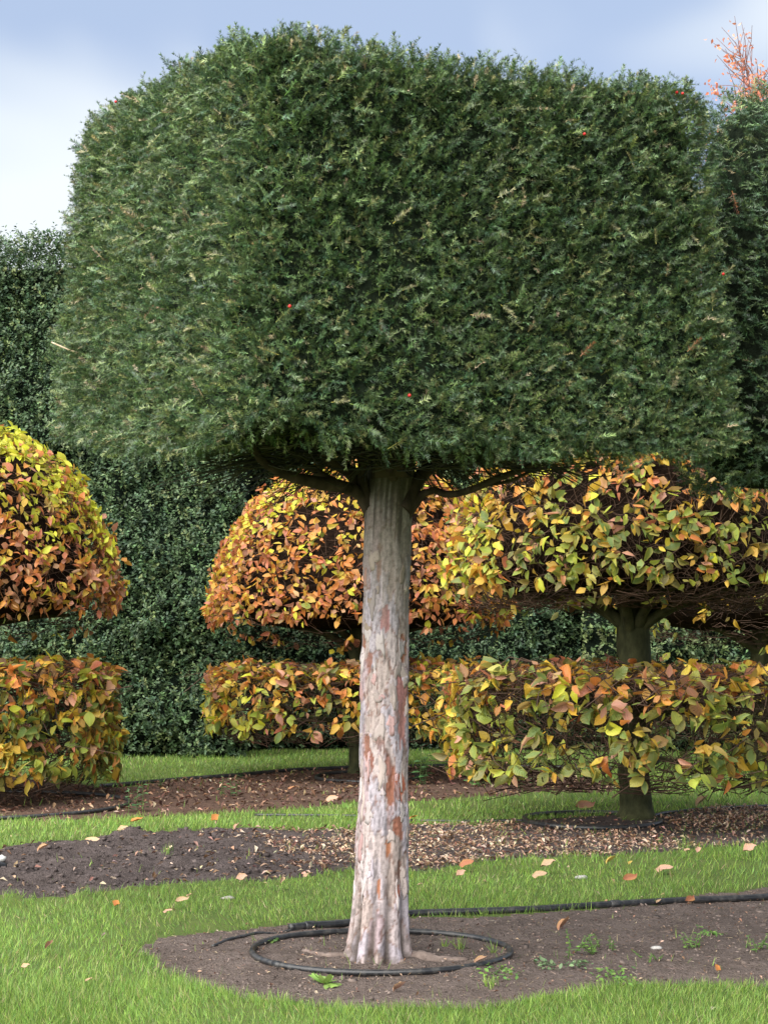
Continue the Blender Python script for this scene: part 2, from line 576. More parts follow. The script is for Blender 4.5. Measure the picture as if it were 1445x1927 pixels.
for zid, nm, mt in ((0, 'lawn', M_lawn), (1, 'soil_bed', M_bed), (2, 'tilled_soil', M_till), (3, 'mulched_soil', M_till), (4, 'shaded_soil', M_mulch)):
    q = GQ[gzone == zid]
    u, inv = np.unique(q, return_inverse=True)
    obj(nm, make_mesh(nm, GV[u], inv.reshape(-1, 4), smooth=True, mat=mt), kind='structure')

# ------------------------------------------------------------------ leaf shapes
def leaf_tpl(rows, width, fold=0.18, curl=0.0, twist=0.0, wave=0.0, seed=0, stalk=0.0):
    r = np.random.default_rng(seed)
    V, L = [], []
    for k, (t, w) in enumerate(rows):
        for c in (-1, 0, 1):
            x = c * w * width * 0.5
            z = abs(c) * w * width * 0.5 * fold * 2 + curl * t * t + (wave * r.normal() if c else 0)
            xx = x + twist * t * z
            V.append((xx, t, z + twist * t * x))
            L.append((c * 1.0, t, 0))
    n = len(rows)
    Q = []
    for k in range(n - 1):
        a = k * 3
        Q += [(a, a + 1, a + 4, a + 3), (a + 1, a + 2, a + 5, a + 4)]
    T = []
    V.append((0, 1.0, curl)); L.append((0, 1, 0))
    e = (n - 1) * 3
    tip = n * 3
    T += [(e, e + 1, tip), (e + 1, e + 2, tip)]
    return np.array(V, float), np.array(Q), np.array(T), None, np.array(L, float)

ROWS = [(0.0, 0.08), (0.14, 0.62), (0.34, 0.97), (0.58, 0.92), (0.80, 0.55)]
ROWS_S = [(0.0, 0.1), (0.36, 1.0), (0.72, 0.72)]
LEAF = [leaf_tpl(ROWS, 0.62, 0.10, -0.10, 0.0, 0.015, 1), leaf_tpl(ROWS, 0.58, 0.22, -0.25, 0.3, 0.02, 2), leaf_tpl(ROWS, 0.66, 0.05, 0.10, -0.2, 0.02, 3),
        leaf_tpl(ROWS, 0.55, 0.35, -0.40, 0.5, 0.03, 4), leaf_tpl(ROWS, 0.62, -0.20, -0.45, -0.5, 0.04, 5), leaf_tpl(ROWS, 0.50, 0.45, 0.30, 0.8, 0.05, 6),
        leaf_tpl(ROWS, 0.40, 0.7, -0.5, 0.6, 0.04, 31), leaf_tpl(ROWS, 0.70, 0.08, -0.2, 0.2, 0.045, 32), leaf_tpl([(0.0, 0.08), (0.12, 0.5), (0.3, 0.8), (0.55, 1.0), (0.82, 0.75)], 0.72, 0.12, -0.15, -0.3, 0.04, 33)]
LEAF_S = [leaf_tpl(ROWS_S, 0.60, 0.15, -0.15, 0.2, 0.02, 7), leaf_tpl(ROWS_S, 0.55, 0.30, -0.35, -0.3, 0.03, 8), leaf_tpl(ROWS_S, 0.64, 0.05, 0.12, 0.2, 0.02, 9)]
DEAD = [leaf_tpl(ROWS, 0.55, 0.45, 0.30, 0.6, 0.05, 11), leaf_tpl(ROWS, 0.60, 0.30, 0.18, -0.5, 0.06, 12), leaf_tpl(ROWS, 0.42, 0.6, 0.35, 0.4, 0.05, 13), leaf_tpl(ROWS, 0.7, 0.15, 0.10, 0.2, 0.05, 14)]
DEAD_S = [leaf_tpl([(0, 0.2), (0.5, 1.0)], 0.5, 0.5, 0.3, 0.5, 0.05, 15), leaf_tpl([(0, 0.2), (0.5, 1.0)], 0.3, 0.5, -0.3, -0.5, 0.05, 16)]
HOLLY = (np.array([(0, 0, 0), (-0.28, 0.45, 0.10), (0, 1, -0.12), (0.28, 0.45, 0.10)], float), None, np.array([(0, 1, 2), (0, 2, 3)]), None, None)

LEAF_ME = [make_mesh('leaf', t[0], t[1], t[2], None, t[4], None, True, M_beech_own) for t in LEAF]
DEAD_ME = [make_mesh('fallen_leaf', t[0], t[1], t[2], None, t[4], None, True, M_dead_own) for t in DEAD]

def place(me, name, R, P, color, parent=None, **props):
    o = bpy.data.objects.new(name, me)
    COL.objects.link(o)
    M = Matrix(((R[0][0], R[0][1], R[0][2], P[0]), (R[1][0], R[1][1], R[1][2], P[1]), (R[2][0], R[2][1], R[2][2], P[2]), (0, 0, 0, 1)))
    if parent is not None:
        o.parent = parent
        off = Vector((0, 0, 0)); q = parent
        while q is not None:
            off += q.location; q = q.parent
        M.translation = M.translation - off
    o.matrix_local = M
    o.color = (float(color[0]), float(color[1]), float(color[2]), 1)
    for k, v in props.items():
        o[k] = v
    return o

# ------------------------------------------------------------------ yew sprays
def sprig(nneed, length, nlen, seed, droop=0.1, stemc=(1.6, 1.5, 0.9), nw=0.0044, tipc=None, spread=1.0):
    r = np.random.default_rng(seed)
    V, T, FM = [], [], []
    k = nneed // 2
    def stem(t):
        return np.array([math.sin(t * 2.0 + seed) * 0.04 * length, t * length, -droop * length * t * t])
    for i in range(k):
        t = 0.16 + 0.80 * i / (k - 1)
        for s in (-1, 1):
            p = stem(t + s * 0.012)
            a = math.radians((64 - 30 * t) * spread + r.normal() * 14)
            l = nlen * (0.85 + 0.3 * math.sin(math.pi * min(1, t * 0.9 + 0.1))) * (1 - 0.3 * max(0, t - 0.75) / 0.25) * (0.85 + 0.3 * r.random())
            d = nrm(np.array([s * math.sin(a), math.cos(a), 0.15 + r.normal() * 0.38]))
            w = nrm(np.cross(d, np.array([r.normal() * 0.4, 0.0, 1.0]))) * nw * 0.5
            n0 = len(V)
            V += [p - w + d * l * 0.06, p + w + d * l * 0.06, p + d * l + np.array([0, 0, -0.05 * l])]
            T.append((n0, n0 + 1, n0 + 2))
            j = 0.45 + 1.5 * r.random() ** 2
            FM.append((j * (0.95 + 0.25 * t), j, j * (1 - 0.1 * t)))
    for q in range(5):                                   # terminal tuft
        p = stem(0.97)
        d = nrm(np.array([math.cos(q * 1.26 + seed) * 0.7, 1, math.sin(q * 1.26 + seed) * 0.6]))
        w = nrm(np.cross(d, (0.1, 0, 1.0))) * nw * 0.5
        n0 = len(V)
        V += [p - w, p + w, p + d * nlen * 0.8]
        T.append((n0, n0 + 1, n0 + 2)); FM.append((1.25, 1.2, 1.0))
    w = np.array([0.9, 0, 0.45]) * 0.0016                # stem
    p, q = stem(0.0), stem(1.0)
    n0 = len(V)
    V += [p - w, p + w, q]
    T.append((n0, n0 + 1, n0 + 2)); FM.append(stemc)
    return np.array(V), None, np.array(T), np.array(FM, float), None

SPRIG = [sprig(18, 0.062, 0.0200, 1, 0.1), sprig(20, 0.072, 0.0205, 2, 0.25), sprig(16, 0.055, 0.0195, 3, -0.05), sprig(20, 0.080, 0.021, 4, 0.35), sprig(16, 0.050, 0.019, 5, 0.15), sprig(14, 0.042, 0.0195, 6, 0.0)]
FARSP = [sprig(14, 0.07, 0.022, 21, 0.1, nw=0.0062), sprig(14, 0.08, 0.022, 22, 0.3, nw=0.0062)]

class YewCrown:
    def __init__(self, c, a, z0, z1, th, flare=0.055, n=6.5, lift=None):
        self.c = np.array(c, float); self.a = a; self.z0 = z0; self.z1 = z1; self.th = th; self.fl = flare; self.n = n; self.lift = lift
        self.ct, self.st = math.cos(th), math.sin(th)
    def surf(self, q):
        """points q on a cube of half size 1 -> surface points and normals"""
        n = self.n
        L = (np.abs(q) ** n).sum(-1, keepdims=True) ** (1 / n)
        u = q / L
        g = np.sign(u) * np.abs(u) ** (n - 1)
        h = (self.z1 - self.z0) / 2
        s = self.a * (1 - self.fl * u[:, 2])
        x, y, z = u[:, 0] * s, u[:, 1] * s, u[:, 2] * h
        N = np.stack([g[:, 0] / self.a, g[:, 1] / self.a, g[:, 2] / h + self.fl * 0.5 * (np.abs(g[:, 0]) + np.abs(g[:, 1]))], -1)
        N = nrm(N)
        X = x * self.ct - y * self.st; Y = x * self.st + y * self.ct
        NX = N[:, 0] * self.ct - N[:, 1] * self.st; NY = N[:, 0] * self.st + N[:, 1] * self.ct
        P = np.stack([X + self.c[0], Y + self.c[1], z + (self.z0 + self.z1) / 2], -1)
        if self.lift is not None:
            P[:, 2] += self.lift(P, (P[:, 2] - self.z0) / (self.z1 - self.z0))
        return P, np.stack([NX, NY, N[:, 2]], -1)
    def sample(self, n, faces):
        """faces: weights for +x -x +y -y +z -z of the crown's own axes"""
        w = np.asarray(faces, float); w /= w.sum()
        f = rng.choice(6, n, p=w)
        uv = rng.uniform(-1, 1, (n, 2))
        q = np.zeros((n, 3))
        ax = f // 2
        sg = np.where(f % 2 == 0, 1.0, -1.0)
        for k in range(3):
            m = ax == k
            o = [i for i in range(3) if i != k]
            q[m, k] = sg[m]; q[m, o[0]] = uv[m, 0]; q[m, o[1]] = uv[m, 1]
        return self.surf(q) + (q,)
    def shell(self, scale, name, mat, parent, hollow=0.0, res=22, bump_amp=0.05):
        mb_v, mb_q, base = [], [], 0
        t = np.linspace(-1, 1, res)
        A, B = np.meshgrid(t, t)
        for k in range(3):
            for sg in (-1, 1):
                q = np.zeros((res * res, 3)); o = [i for i in range(3) if i != k]
                q[:, k] = sg; q[:, o[0]] = A.ravel(); q[:, o[1]] = B.ravel()
                P, N = self.surf(q)
                c = np.array([self.c[0], self.c[1], (self.z0 + self.z1) / 2])
                P = c + (P - c) * np.asarray(scale)
                P += N * ((fbm(P * 5, 2, 8) - 0.5) * 2 * bump_amp)[:, None]
                if hollow and k == 2 and sg == -1:
                    r = np.maximum(np.abs(q[:, 0]), np.abs(q[:, 1]))
                    P[:, 2] += hollow * (1 - r ** 2)
                i, j = np.meshgrid(np.arange(res - 1), np.arange(res - 1))
                b0 = (j * res + i).ravel() + base
                mb_v.append(P); mb_q.append(np.stack([b0, b0 + 1, b0 + res + 1, b0 + res], -1)); base += res * res
        return obj(name, make_mesh(name, np.concatenate(mb_v), np.concatenate(mb_q), smooth=True, mat=mat), parent)

YEW_PAL = [(0.074, 0.130, 0.062), (0.102, 0.166, 0.074), (0.050, 0.100, 0.056), (0.165, 0.225, 0.095), (0.23, 0.255, 0.125), (0.32, 0.29, 0.20)]
def yew_sprays(crown, n, faces, tpls, pal_w, scale=(0.80, 1.2), depth=(0.085, 0.02), hollow=0.0, amp=0.045, seed=3, up=0.15, keepfn=None):
    P, N, q = crown.sample(n, faces)
    bot = (q[:, 2] < -0.99)
    if hollow:
        r = np.maximum(np.abs(q[:, 0]), np.abs(q[:, 1]))
        P[bot, 2] += hollow * (1 - r[bot] ** 2)
        keep = ~bot | (r > 0.62) | (rng.random(n) < 0.25)
        P, N, bot = P[keep], N[keep], bot[keep]
    if keepfn is not None:
        k_ = keepfn(P)
        P, N, bot = P[k_], N[k_], bot[k_]
    n = len(P)
    lump = fbm(P * 4.2, 3, seed) - 0.5
    fine = fbm(P * 13.0, 2, seed + 7) - 0.5
    dep = lump * 2 * amp + fine * 0.17 + rng.uniform(-depth[0], depth[1], n)
    P = P + N * dep[:, None]
    tan = rdir(n); tan -= (tan * N).sum(-1, keepdims=True) * N
    tan = nrm(tan)
    D = nrm(N * rng.uniform(0.4, 1.2, (n, 1)) + tan * rng.uniform(0.1, 0.85, (n, 1)) + np.array([0, 0, up]))
    D[bot] = nrm(D[bot] + np.array([0, 0, -0.2]))
    Nn = nrm(N * 0.6 + rdir(n) * 0.55 + np.array([0, 0, 0.55]))
    S = rng.uniform(scale[0], scale[1], n)
    R = frames(D, Nn, S)
    base = P - D * 0.045
    t = pick(YEW_PAL, pal_w, n, 0.16)
    t *= (0.85 + 0.5 * fbm(P * 1.6, 2, seed + 3))[:, None]
    mb = MB()
    v = rng.integers(0, len(tpls), n)
    for k in range(len(tpls)):
        m = v == k
        mb.bake(tpls[k], R[m], base[m], t[m])
    return mb

# ------------------------------------------------------------------ the pale-barked clipped yew
YX, YY = 0.0, 8.3
TH = math.radians(29)
def lift_main(P, t):
    # the underside climbs toward the crown's far left corner; the top is highest at the two far corners
    k = np.clip((-(P[:, 0] - YX) * 0.9 + (P[:, 1] - YY) * 0.35 - 0.75) / 1.3, 0, 1)
    kl = np.clip((-(P[:, 0] - YX) - 0.6) / 1.4, 0, 1)
    kr = np.clip(((P[:, 0] - YX) - 0.3) / 1.5, 0, 1)
    t = np.clip(t, 0, 1)
    return (1 - t) ** 1.5 * (0.07 * np.exp(-((P[:, 0] - YX + 0.45) / 0.35) ** 2) * (P[:, 1] < YY) + 0.12 * k + 0.13 * np.clip(P[:, 1] - YY + 1.6, 0, 4)) + t * t * (0.40 * kl + 0.20 * kr - 0.04)
crown = YewCrown((YX - 0.05, YY), 1.44, 2.47, 4.60, TH, 0.04, 12.0, lift_main)
yew = thing('yew_tree', (YX, YY, 0), 'large box-clipped dark green yew on a pale pinkish flaking trunk ringed by black hose', 'tree', 'clipped yew trees in the front row')

def trunk_mesh():
    prof = [(1812, 645, 782), (1800, 649, 777), (1780, 652, 774), (1750, 656, 772), (1700, 662, 770), (1650, 666, 769), (1600, 669, 768), (1500, 675, 768), (1400, 677, 768), (1250, 680, 769),
            (1100, 683, 770), (1000, 684, 774), (940, 686, 778), (900, 690, 782), (860, 692, 780), (800, 696, 775)]
    zz = np.array([at(0, y, YY)[2] for y, l, r in prof]); cc = np.array([(at((l + r) / 2, y, YY)[0]) for y, l, r in prof])
    rr = np.array([(at(r, y, YY)[0] - at(l, y, YY)[0]) / 2 for y, l, r in prof])
    nz, na = 360, 96
    z = np.linspace(-0.06, zz[-1] + 0.4, nz)
    c = np.interp(z, zz, cc); r = np.interp(z, zz, rr) * np.where(z > zz[-1], 0.9, 1)
    th = np.linspace(0, 2 * np.pi, na, endpoint=False)
    Z, A = np.meshgrid(z, th, indexing='ij')
    Rr = np.repeat(r[:, None], na, 1)
    # flutes between the buttresses, fading upward
    fade = np.exp(-np.clip(Z, 0, 9) / 0.34)
    groove = 0
    for ang, wd, dp in ((-101, 7, 0.042), (-76, 7, 0.046), (-140, 8, 0.05), (-40, 9, 0.04), (10, 12, 0.05), (80, 14, 0.05), (150, 12, 0.05), (200, 9, 0.04)):
        wv = A + (vnoise(np.stack([Z * 3.0, np.full_like(Z, ang), A * 0], -1).reshape(-1, 3), 5).reshape(Z.shape) - 0.5) * 0.14
        d = np.abs((np.degrees(wv) - ang + 180) % 360 - 180)
        groove = np.maximum(groove, np.exp(-(d / wd) ** 2) * dp / 0.05)
    long = np.exp(-np.clip(Z - 0.15, 0, 9) / 0.8)
    Rr = Rr - 0.034 * groove * fade - 0.006 * groove * long
    Rr = Rr + 0.018 * np.exp(-np.clip(Z, 0, 9) / 0.05) * (1 - groove) * (0.6 + 0.8 * vnoise(np.stack([np.cos(A) * 3, np.sin(A) * 3, A * 0], -1).reshape(-1, 3), 3).reshape(Z.shape))
    # plates of bark
    u0 = A / (2 * np.pi) * 13
    pn = np.stack([np.cos(A) * 2.2, np.sin(A) * 2.2, Z * 3.0], -1).reshape(-1, 3)
    wu = (fbm(pn, 3, 21).reshape(Z.shape) - 0.5) * 1.9 + (fbm(pn * 5, 2, 23).reshape(Z.shape) - 0.5) * 0.7
    wz = (fbm(pn + 5, 3, 22).reshape(Z.shape) - 0.5) * 1.3 + (fbm(pn * 5 + 3, 2, 24).reshape(Z.shape) - 0.5) * 0.5
    U, W = u0 + wu, Z * 5.0 + wz
    iu, iw = np.floor(U).astype(np.int64), np.floor(W).astype(np.int64)
    d1 = np.full(Z.shape, 9.0); d2 = np.full(Z.shape, 9.0); cid = np.zeros(Z.shape)
    cid2 = np.zeros(Z.shape)
    for du in (-1, 0, 1):
        for dw in (-1, 0, 1):
            a, bq = (iu + du) % 13, iw + dw
            px = iu + du + _h(a, bq, a * 0 + 1, 3); pz = iw + dw + _h(a, bq, a * 0 + 2, 4)
            d = (U - px) ** 2 + (W - pz) ** 2
            nearer = d < d1
            d2 = np.where(nearer, d1, np.minimum(d2, d))
            cid = np.where(nearer, _h(a, bq, a * 0 + 3, 6), cid)
            cid2 = np.where(nearer, _h(a, bq, a * 0 + 5, 8), cid2)
            d1 = np.where(nearer, d, d1)
    edge = np.sqrt(d2) - np.sqrt(d1)
    level = (cid - 0.5)
    Rr = Rr + level * 0.011
    crack = np.exp(-(edge / 0.075) ** 2) * (cid2 > 0.30)
    Rr = Rr - crack * 0.004
    streak = fbm(np.stack([np.cos(A) * 9, np.sin(A) * 9, Z * 2.2], -1).reshape(-1, 3), 4, 41).reshape(Z.shape)
    speck = fbm(np.stack([np.cos(A) * 22, np.sin(A) * 22, Z * 22], -1).reshape(-1, 3), 3, 43).reshape(Z.shape)
    Rr = Rr + (streak - 0.5) * 0.012 + (speck - 0.5) * 0.005
    # bark colours, with the crown's shade painted in near the top
    pale = np.array([0.60, 0.53, 0.53]); lav = np.array([0.52, 0.49, 0.55]); tan_ = np.array([0.47, 0.39, 0.35]); pink = np.array([0.50, 0.33, 0.33]); red = np.array([0.36, 0.13, 0.09]); brown = np.array([0.22, 0.12, 0.09])
    Cc = pale + (lav - pale) * sstep(0.45, 0.65, cid)[..., None]
    Cc = Cc + (tan_ - Cc) * (sstep(0.28, 0.12, cid) * 0.7)[..., None]
    Cc = Cc + (pink - Cc) * ((cid > 0.85) * 0.45)[..., None]
    zone_red = sstep(0.35, 0.6, np.cos(A - math.radians(-55))) * (Z < 1.9) * (Z > 0.2)
    redm = ((cid2 > 0.955) & (cid < 0.8)) * zone_red
    Cc = Cc + (red - Cc) * (redm * 0.8)[..., None]
    Cc = Cc * (0.82 + 0.32 * streak)[..., None]
    Cc = Cc * (1 - 0.45 * sstep(0.50, 0.64, speck))[..., None]
    Cc = Cc + (brown - Cc) * (crack * 0.85)[..., None]
    # bare red patches where bark has come away
    X = c[:, None] + Rr * np.cos(A); Y = YY + Rr * np.sin(A)
    front = np.sin(A) < 0.15
    wn_ = (fbm(np.stack([X * 48, Y * 48, Z * 22], -1).reshape(-1, 3), 3, 51).reshape(Z.shape) - 0.5)
    for px, py, w, h, col in ((753, 1482, 10, 27, (0.50, 0.17, 0.10)), (735, 1490, 8, 32, (0.33, 0.14, 0.09)), (755, 1300, 10, 34, (0.50, 0.25, 0.24)), (757, 1370, 7, 40, (0.47, 0.24, 0.22)), (729, 1597, 6, 19, (0.48, 0.20, 0.10)),
                              (712, 1671, 4, 20, (0.45, 0.19, 0.10)), (750, 1560, 10, 24, (0.36, 0.16, 0.11)), (690, 1410, 6, 26, (0.30, 0.15, 0.11)), (699, 1430, 4, 22, (0.28, 0.13, 0.10)), (759, 1220, 6, 30, (0.36, 0.17, 0.11)), (725, 1165, 9, 30, (0.40, 0.21, 0.21)),
                              (712, 1060, 5, 38, (0.33, 0.19, 0.15)), (695, 1245, 5, 22, (0.32, 0.17, 0.14)), (749, 1680, 5, 12, (0.45, 0.17, 0.11)), (683, 1210, 5, 20, (0.34, 0.18, 0.13)), (741, 1455, 5, 18, (0.34, 0.15, 0.10)), (752, 1640, 4, 18, (0.30, 0.17, 0.13))):
        pc = at(px, py, YY - 0.14)
        e = ((X - pc[0]) / (w / FPX * 7.9)) ** 2 + ((Z - pc[2]) / (h / FPX * 7.9)) ** 2
        k = sstep(1.05, 0.8, e + wn_ * 2.6) * front
        Cc = Cc + (np.array(col) - Cc) * k[..., None]
        Cc = Cc * (1 + 0.35 * (streak - 0.5) * k)[..., None]
        Rr = Rr - 0.006 * k
    dirt = np.clip(groove * np.exp(-np.clip(Z - 0.08, 0, 9) / 0.36) * 1.25, 0, 1) * sstep(0.25, 0.55, streak + 0.2)
    Cc = Cc * np.array([0.79, 0.745, 0.725])
    Cc = Cc + (np.array([0.07, 0.055, 0.045]) - Cc) * (dirt * 0.92)[..., None]
    low = np.exp(-np.clip(Z, 0, 9) / 0.05) * sstep(0.35, 0.65, speck)
    Cc = Cc + (np.array([0.11, 0.085, 0.07]) - Cc) * (low * 0.8)[..., None]
    alg_shade = sstep(1.65, 2.25, Z + (streak - 0.5) * 1.3)  # greenish algae tone together with crown shade, painted into the upper bark
    Cc = Cc + (np.array([0.20, 0.175, 0.145]) - Cc) * (alg_shade * 0.6)[..., None]
    top = sstep(2.32, 2.6, Z + (streak - 0.5) * 0.9)  # fork darkened further: shade under the crown put into the bark colour
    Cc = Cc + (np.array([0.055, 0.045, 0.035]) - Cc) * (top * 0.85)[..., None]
    X = c[:, None] + Rr * np.cos(A); Y = YY + Rr * np.sin(A)
    V = np.stack([X, Y, Z], -1).reshape(-1, 3)
    i = np.arange(nz - 1)[:, None] * na; j = np.arange(na)[None, :]; j2 = (j + 1) % na
    Q = np.stack([i + j, i + j2, i + na + j2, i + na + j], -1).reshape(-1, 4)
    global TRUNK_R
    TRUNK_R = (z, th, c, Rr)
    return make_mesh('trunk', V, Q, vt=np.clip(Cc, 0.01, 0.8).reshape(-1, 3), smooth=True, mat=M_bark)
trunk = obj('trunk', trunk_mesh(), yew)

# flakes of bark that stand proud of the trunk, each a piece of its own
M_flake = leaf_mat('bark_flake', own=True, rough=0.8, spec=0.2, trans=0.0, blotch=0.6, bscale=55, bcol=(0.20, 0.15, 0.13))
def on_trunk(a, z, off):
    zs, th, c, Rr = TRUNK_R
    i = np.clip((z - zs[0]) / (zs[1] - zs[0]), 0, len(zs) - 1.001)
    j = (np.mod(a, 2 * np.pi)) / (2 * np.pi) * len(th)
    i0 = i.astype(int); j0 = j.astype(int) % len(th); fi = i - i0; fj = j - j.astype(int); j1 = (j0 + 1) % len(th)
    rr = (Rr[i0, j0] * (1 - fj) + Rr[i0, j1] * fj) * (1 - fi) + (Rr[i0 + 1, j0] * (1 - fj) + Rr[i0 + 1, j1] * fj) * fi
    cx = np.interp(z, zs, c)
    return np.stack([cx + (rr + off) * np.cos(a), YY + (rr + off) * np.sin(a), z], -1)
FLAKE_COL = [(0.47, 0.40, 0.40), (0.43, 0.38, 0.42), (0.40, 0.33, 0.30), (0.50, 0.44, 0.43), (0.42, 0.27, 0.26), (0.36, 0.30, 0.28)]
for k in range(60):
    ac = math.radians(rng.uniform(-185, 5)); zc = rng.uniform(0.22, 2.15)
    hw, hh = rng.uniform(0.008, 0.034), rng.uniform(0.014, 0.080)
    m_ = 16
    ph = np.linspace(0, 2 * np.pi, m_, endpoint=False)
    rad = 1 + 0.30 * np.sin(2 * ph + rng.uniform(0, 6)) + 0.25 * np.sin(3 * ph + rng.uniform(0, 6)) + rng.normal(size=m_) * 0.20
    rings = []
    curl = rng.uniform(0.001, 0.007)
    for f, off in ((0.55, 0.0025), (1.0, 0.0015 + curl * np.clip(np.sin(ph + rng.uniform(0, 6)), 0, 1)), (0.97, -0.004)):
        rings.append(on_trunk(ac + f * rad * np.cos(ph) * hw / 0.155, zc + f * rad * np.sin(ph) * hh, off))
    ctr = on_trunk(np.array([ac]), np.array([zc]), 0.003)
    V = np.concatenate([ctr] + rings)
    jj = np.arange(m_); j2 = (jj + 1) % m_
    T = np.stack([np.zeros(m_, int), 1 + jj, 1 + j2], -1)
    Q = np.concatenate([np.stack([1 + q * m_ + jj, 1 + (q + 1) * m_ + jj, 1 + (q + 1) * m_ + j2, 1 + q * m_ + j2], -1) for q in range(2)])
    fl = obj('bark_flake', make_mesh('bark_flake', V, Q, T, smooth=False, mat=M_flake), yew)
    cc = np.array(FLAKE_COL[rng.integers(0, 6)]) * rng.uniform(0.8, 1.12)
    if zc > 1.75:  # upper flakes follow the trunk's algae tone and painted shade
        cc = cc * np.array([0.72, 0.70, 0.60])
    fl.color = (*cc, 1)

def limb(parent, pts, r0, r1, name='branch', mat=None, n=14, sides=8):
    p = smooth_path(pts, n)
    V, Q, T = tube(p, np.linspace(r0, r1, n), sides, True, 0.18, len(pts))
    mb = MB(); mb.add(V, Q, T)
    return mb.build(name, mat or M_dark_bark, parent, smooth=True)

limb(yew, [at(718, 1010, 8.27), at(690, 945, 8.25), at(655, 918, 8.17), at(590, 907, 7.95), at(535, 893, 7.85), at(492, 866, 7.75), at(470, 830, 7.70)], 0.05, 0.018)
limb(yew, [at(645, 916, 8.05), at(600, 890, 8.10), at(570, 868, 8.15), at(540, 830, 8.20)], 0.026, 0.014)
limb(yew, [at(718, 1010, 8.27), at(668, 905, 8.25), at(640, 880, 8.10), at(600, 850, 8.10), at(560, 800, 8.10)], 0.036, 0.015)
limb(yew, [at(718, 1010, 8.27), at(684, 915, 8.22), at(682, 870, 8.16), at(672, 800, 8.00)], 0.034, 0.022)
limb(yew, [at(745, 1010, 8.27), at(752, 930, 8.22), at(735, 890, 8.14), at(722, 850, 7.90), at(700, 790, 7.80)], 0.034, 0.018)
limb(yew, [at(745, 1010, 8.27), at(798, 926, 8.24), at(845, 931, 8.14), at(890, 920, 7.98), at(935, 900, 7.95), at(990, 880, 7.90), at(1050, 845, 7.90)], 0.026, 0.012)
limb(yew, [at(880, 921, 7.98), at(915, 912, 8.10), at(960, 905, 8.20), at(1010, 880, 8.30)], 0.014, 0.008)
limb(yew, [at(760, 960, 8.22), at(790, 900, 8.30), at(850, 850, 8.50), at(950, 800, 8.80)], 0.05, 0.02)
limb(yew, [at(700, 960, 8.25), at(660, 890, 8.40), at(590, 860, 8.70), at(480, 830, 9.00)], 0.05, 0.02)
limb(yew, [at(730, 960, 8.28), at(735, 890, 8.50), at(760, 850, 9.00), at(780, 800, 9.40)], 0.05, 0.02)
limb(yew, [at(735, 900, 8.20), at(730, 700, 8.20), at(725, 450, 8.20), at(725, 250, 8.20)], 0.11, 0.04)
# surface roots
def gtube(pxs, r, lift, name, parent, mat, n=24, sides=8, wob=0.1):
    p = smooth_path([gp(x, y) for x, y in pxs], n)
    rr = np.interp(np.linspace(0, 1, n), np.linspace(0, 1, len(r)), r)
    p[:, 2] = hgt(p[:, 0], p[:, 1]) + lift * rr
    V, Q, T = tube(p, rr, sides, True, wob, 3)
    mb = MB(); mb.add(V, Q, T)
    return mb.build(name, mat, parent, smooth=True)
M_root = rough_mat('root_bark', (0.09, 0.068, 0.058), (0.22, 0.17, 0.145), 22, 0.85, 0.6, 0.01, 0.2)
gtube([(762, 1795), (790, 1800), (830, 1803), (880, 1806)], [0.045, 0.04, 0.03, 0.012], -0.15, 'root', yew, M_root)
gtube([(660, 1795), (625, 1796), (600, 1792), (570, 1786)], [0.025, 0.02, 0.016, 0.01], 0.0, 'root', yew, M_root)
for (x0, y0, x1, y1, r) in ((680, 1798, 676, 1808, 0.03), (708, 1800, 706, 1811, 0.03), (752, 1799, 756, 1808, 0.03)):
    gtube([(x0, y0 - 6), (x0, y0), (x1, y1)], [r, r * 0.9, r * 0.4], -0.3, 'root', yew, M_root, 8, 8, 0.3)

ycrown = crown.shell((0.95, 0.95, 0.96), 'crown', M_core, yew, hollow=0.16, bump_amp=0.035)  # dark inner shell that blocks light; the sprays are parented to it
PW = [4, 3.5, 2.6, 2.0, 0.35, 0.22]
mb = yew_sprays(crown, 42500, (1.1, 6.0, 0.5, 7.6, 2.0, 1.3), SPRIG, PW, hollow=0.12)
mb.build('foliage', M_yew, ycrown, kind='stuff')
# fine twigs in the hollow underside
mb = MB()
for k in range(420):
    a = rng.uniform(0, 2 * math.pi); r0 = rng.uniform(0.1, 0.9); r1 = r0 + rng.uniform(0.15, 0.6)
    z = 2.60 + 0.16 * (1 - (r0 / 1.5) ** 2) + 0.10 * math.sin(a)
    p0 = np.array([YX + math.cos(a) * r0, YY + math.sin(a) * r0, z + rng.uniform(-0.06, 0.12)])
    a2 = a + rng.normal() * 0.25
    p1 = np.array([YX + math.cos(a2) * r1, YY + math.sin(a2) * r1, 2.55 + rng.uniform(-0.04, 0.15)])
    pm = (p0 + p1) / 2 + rng.normal(size=3) * 0.04
    V, Q, T = tube(smooth_path([p0, pm, p1], 5), np.linspace(0.006, 0.002, 5), 3, False)
    mb.add(V, Q, T, (0.06 * rng.uniform(0.5, 1.3),) * 2 + (0.04,))
mb.build('twigs', M_twig, ycrown, kind='stuff')

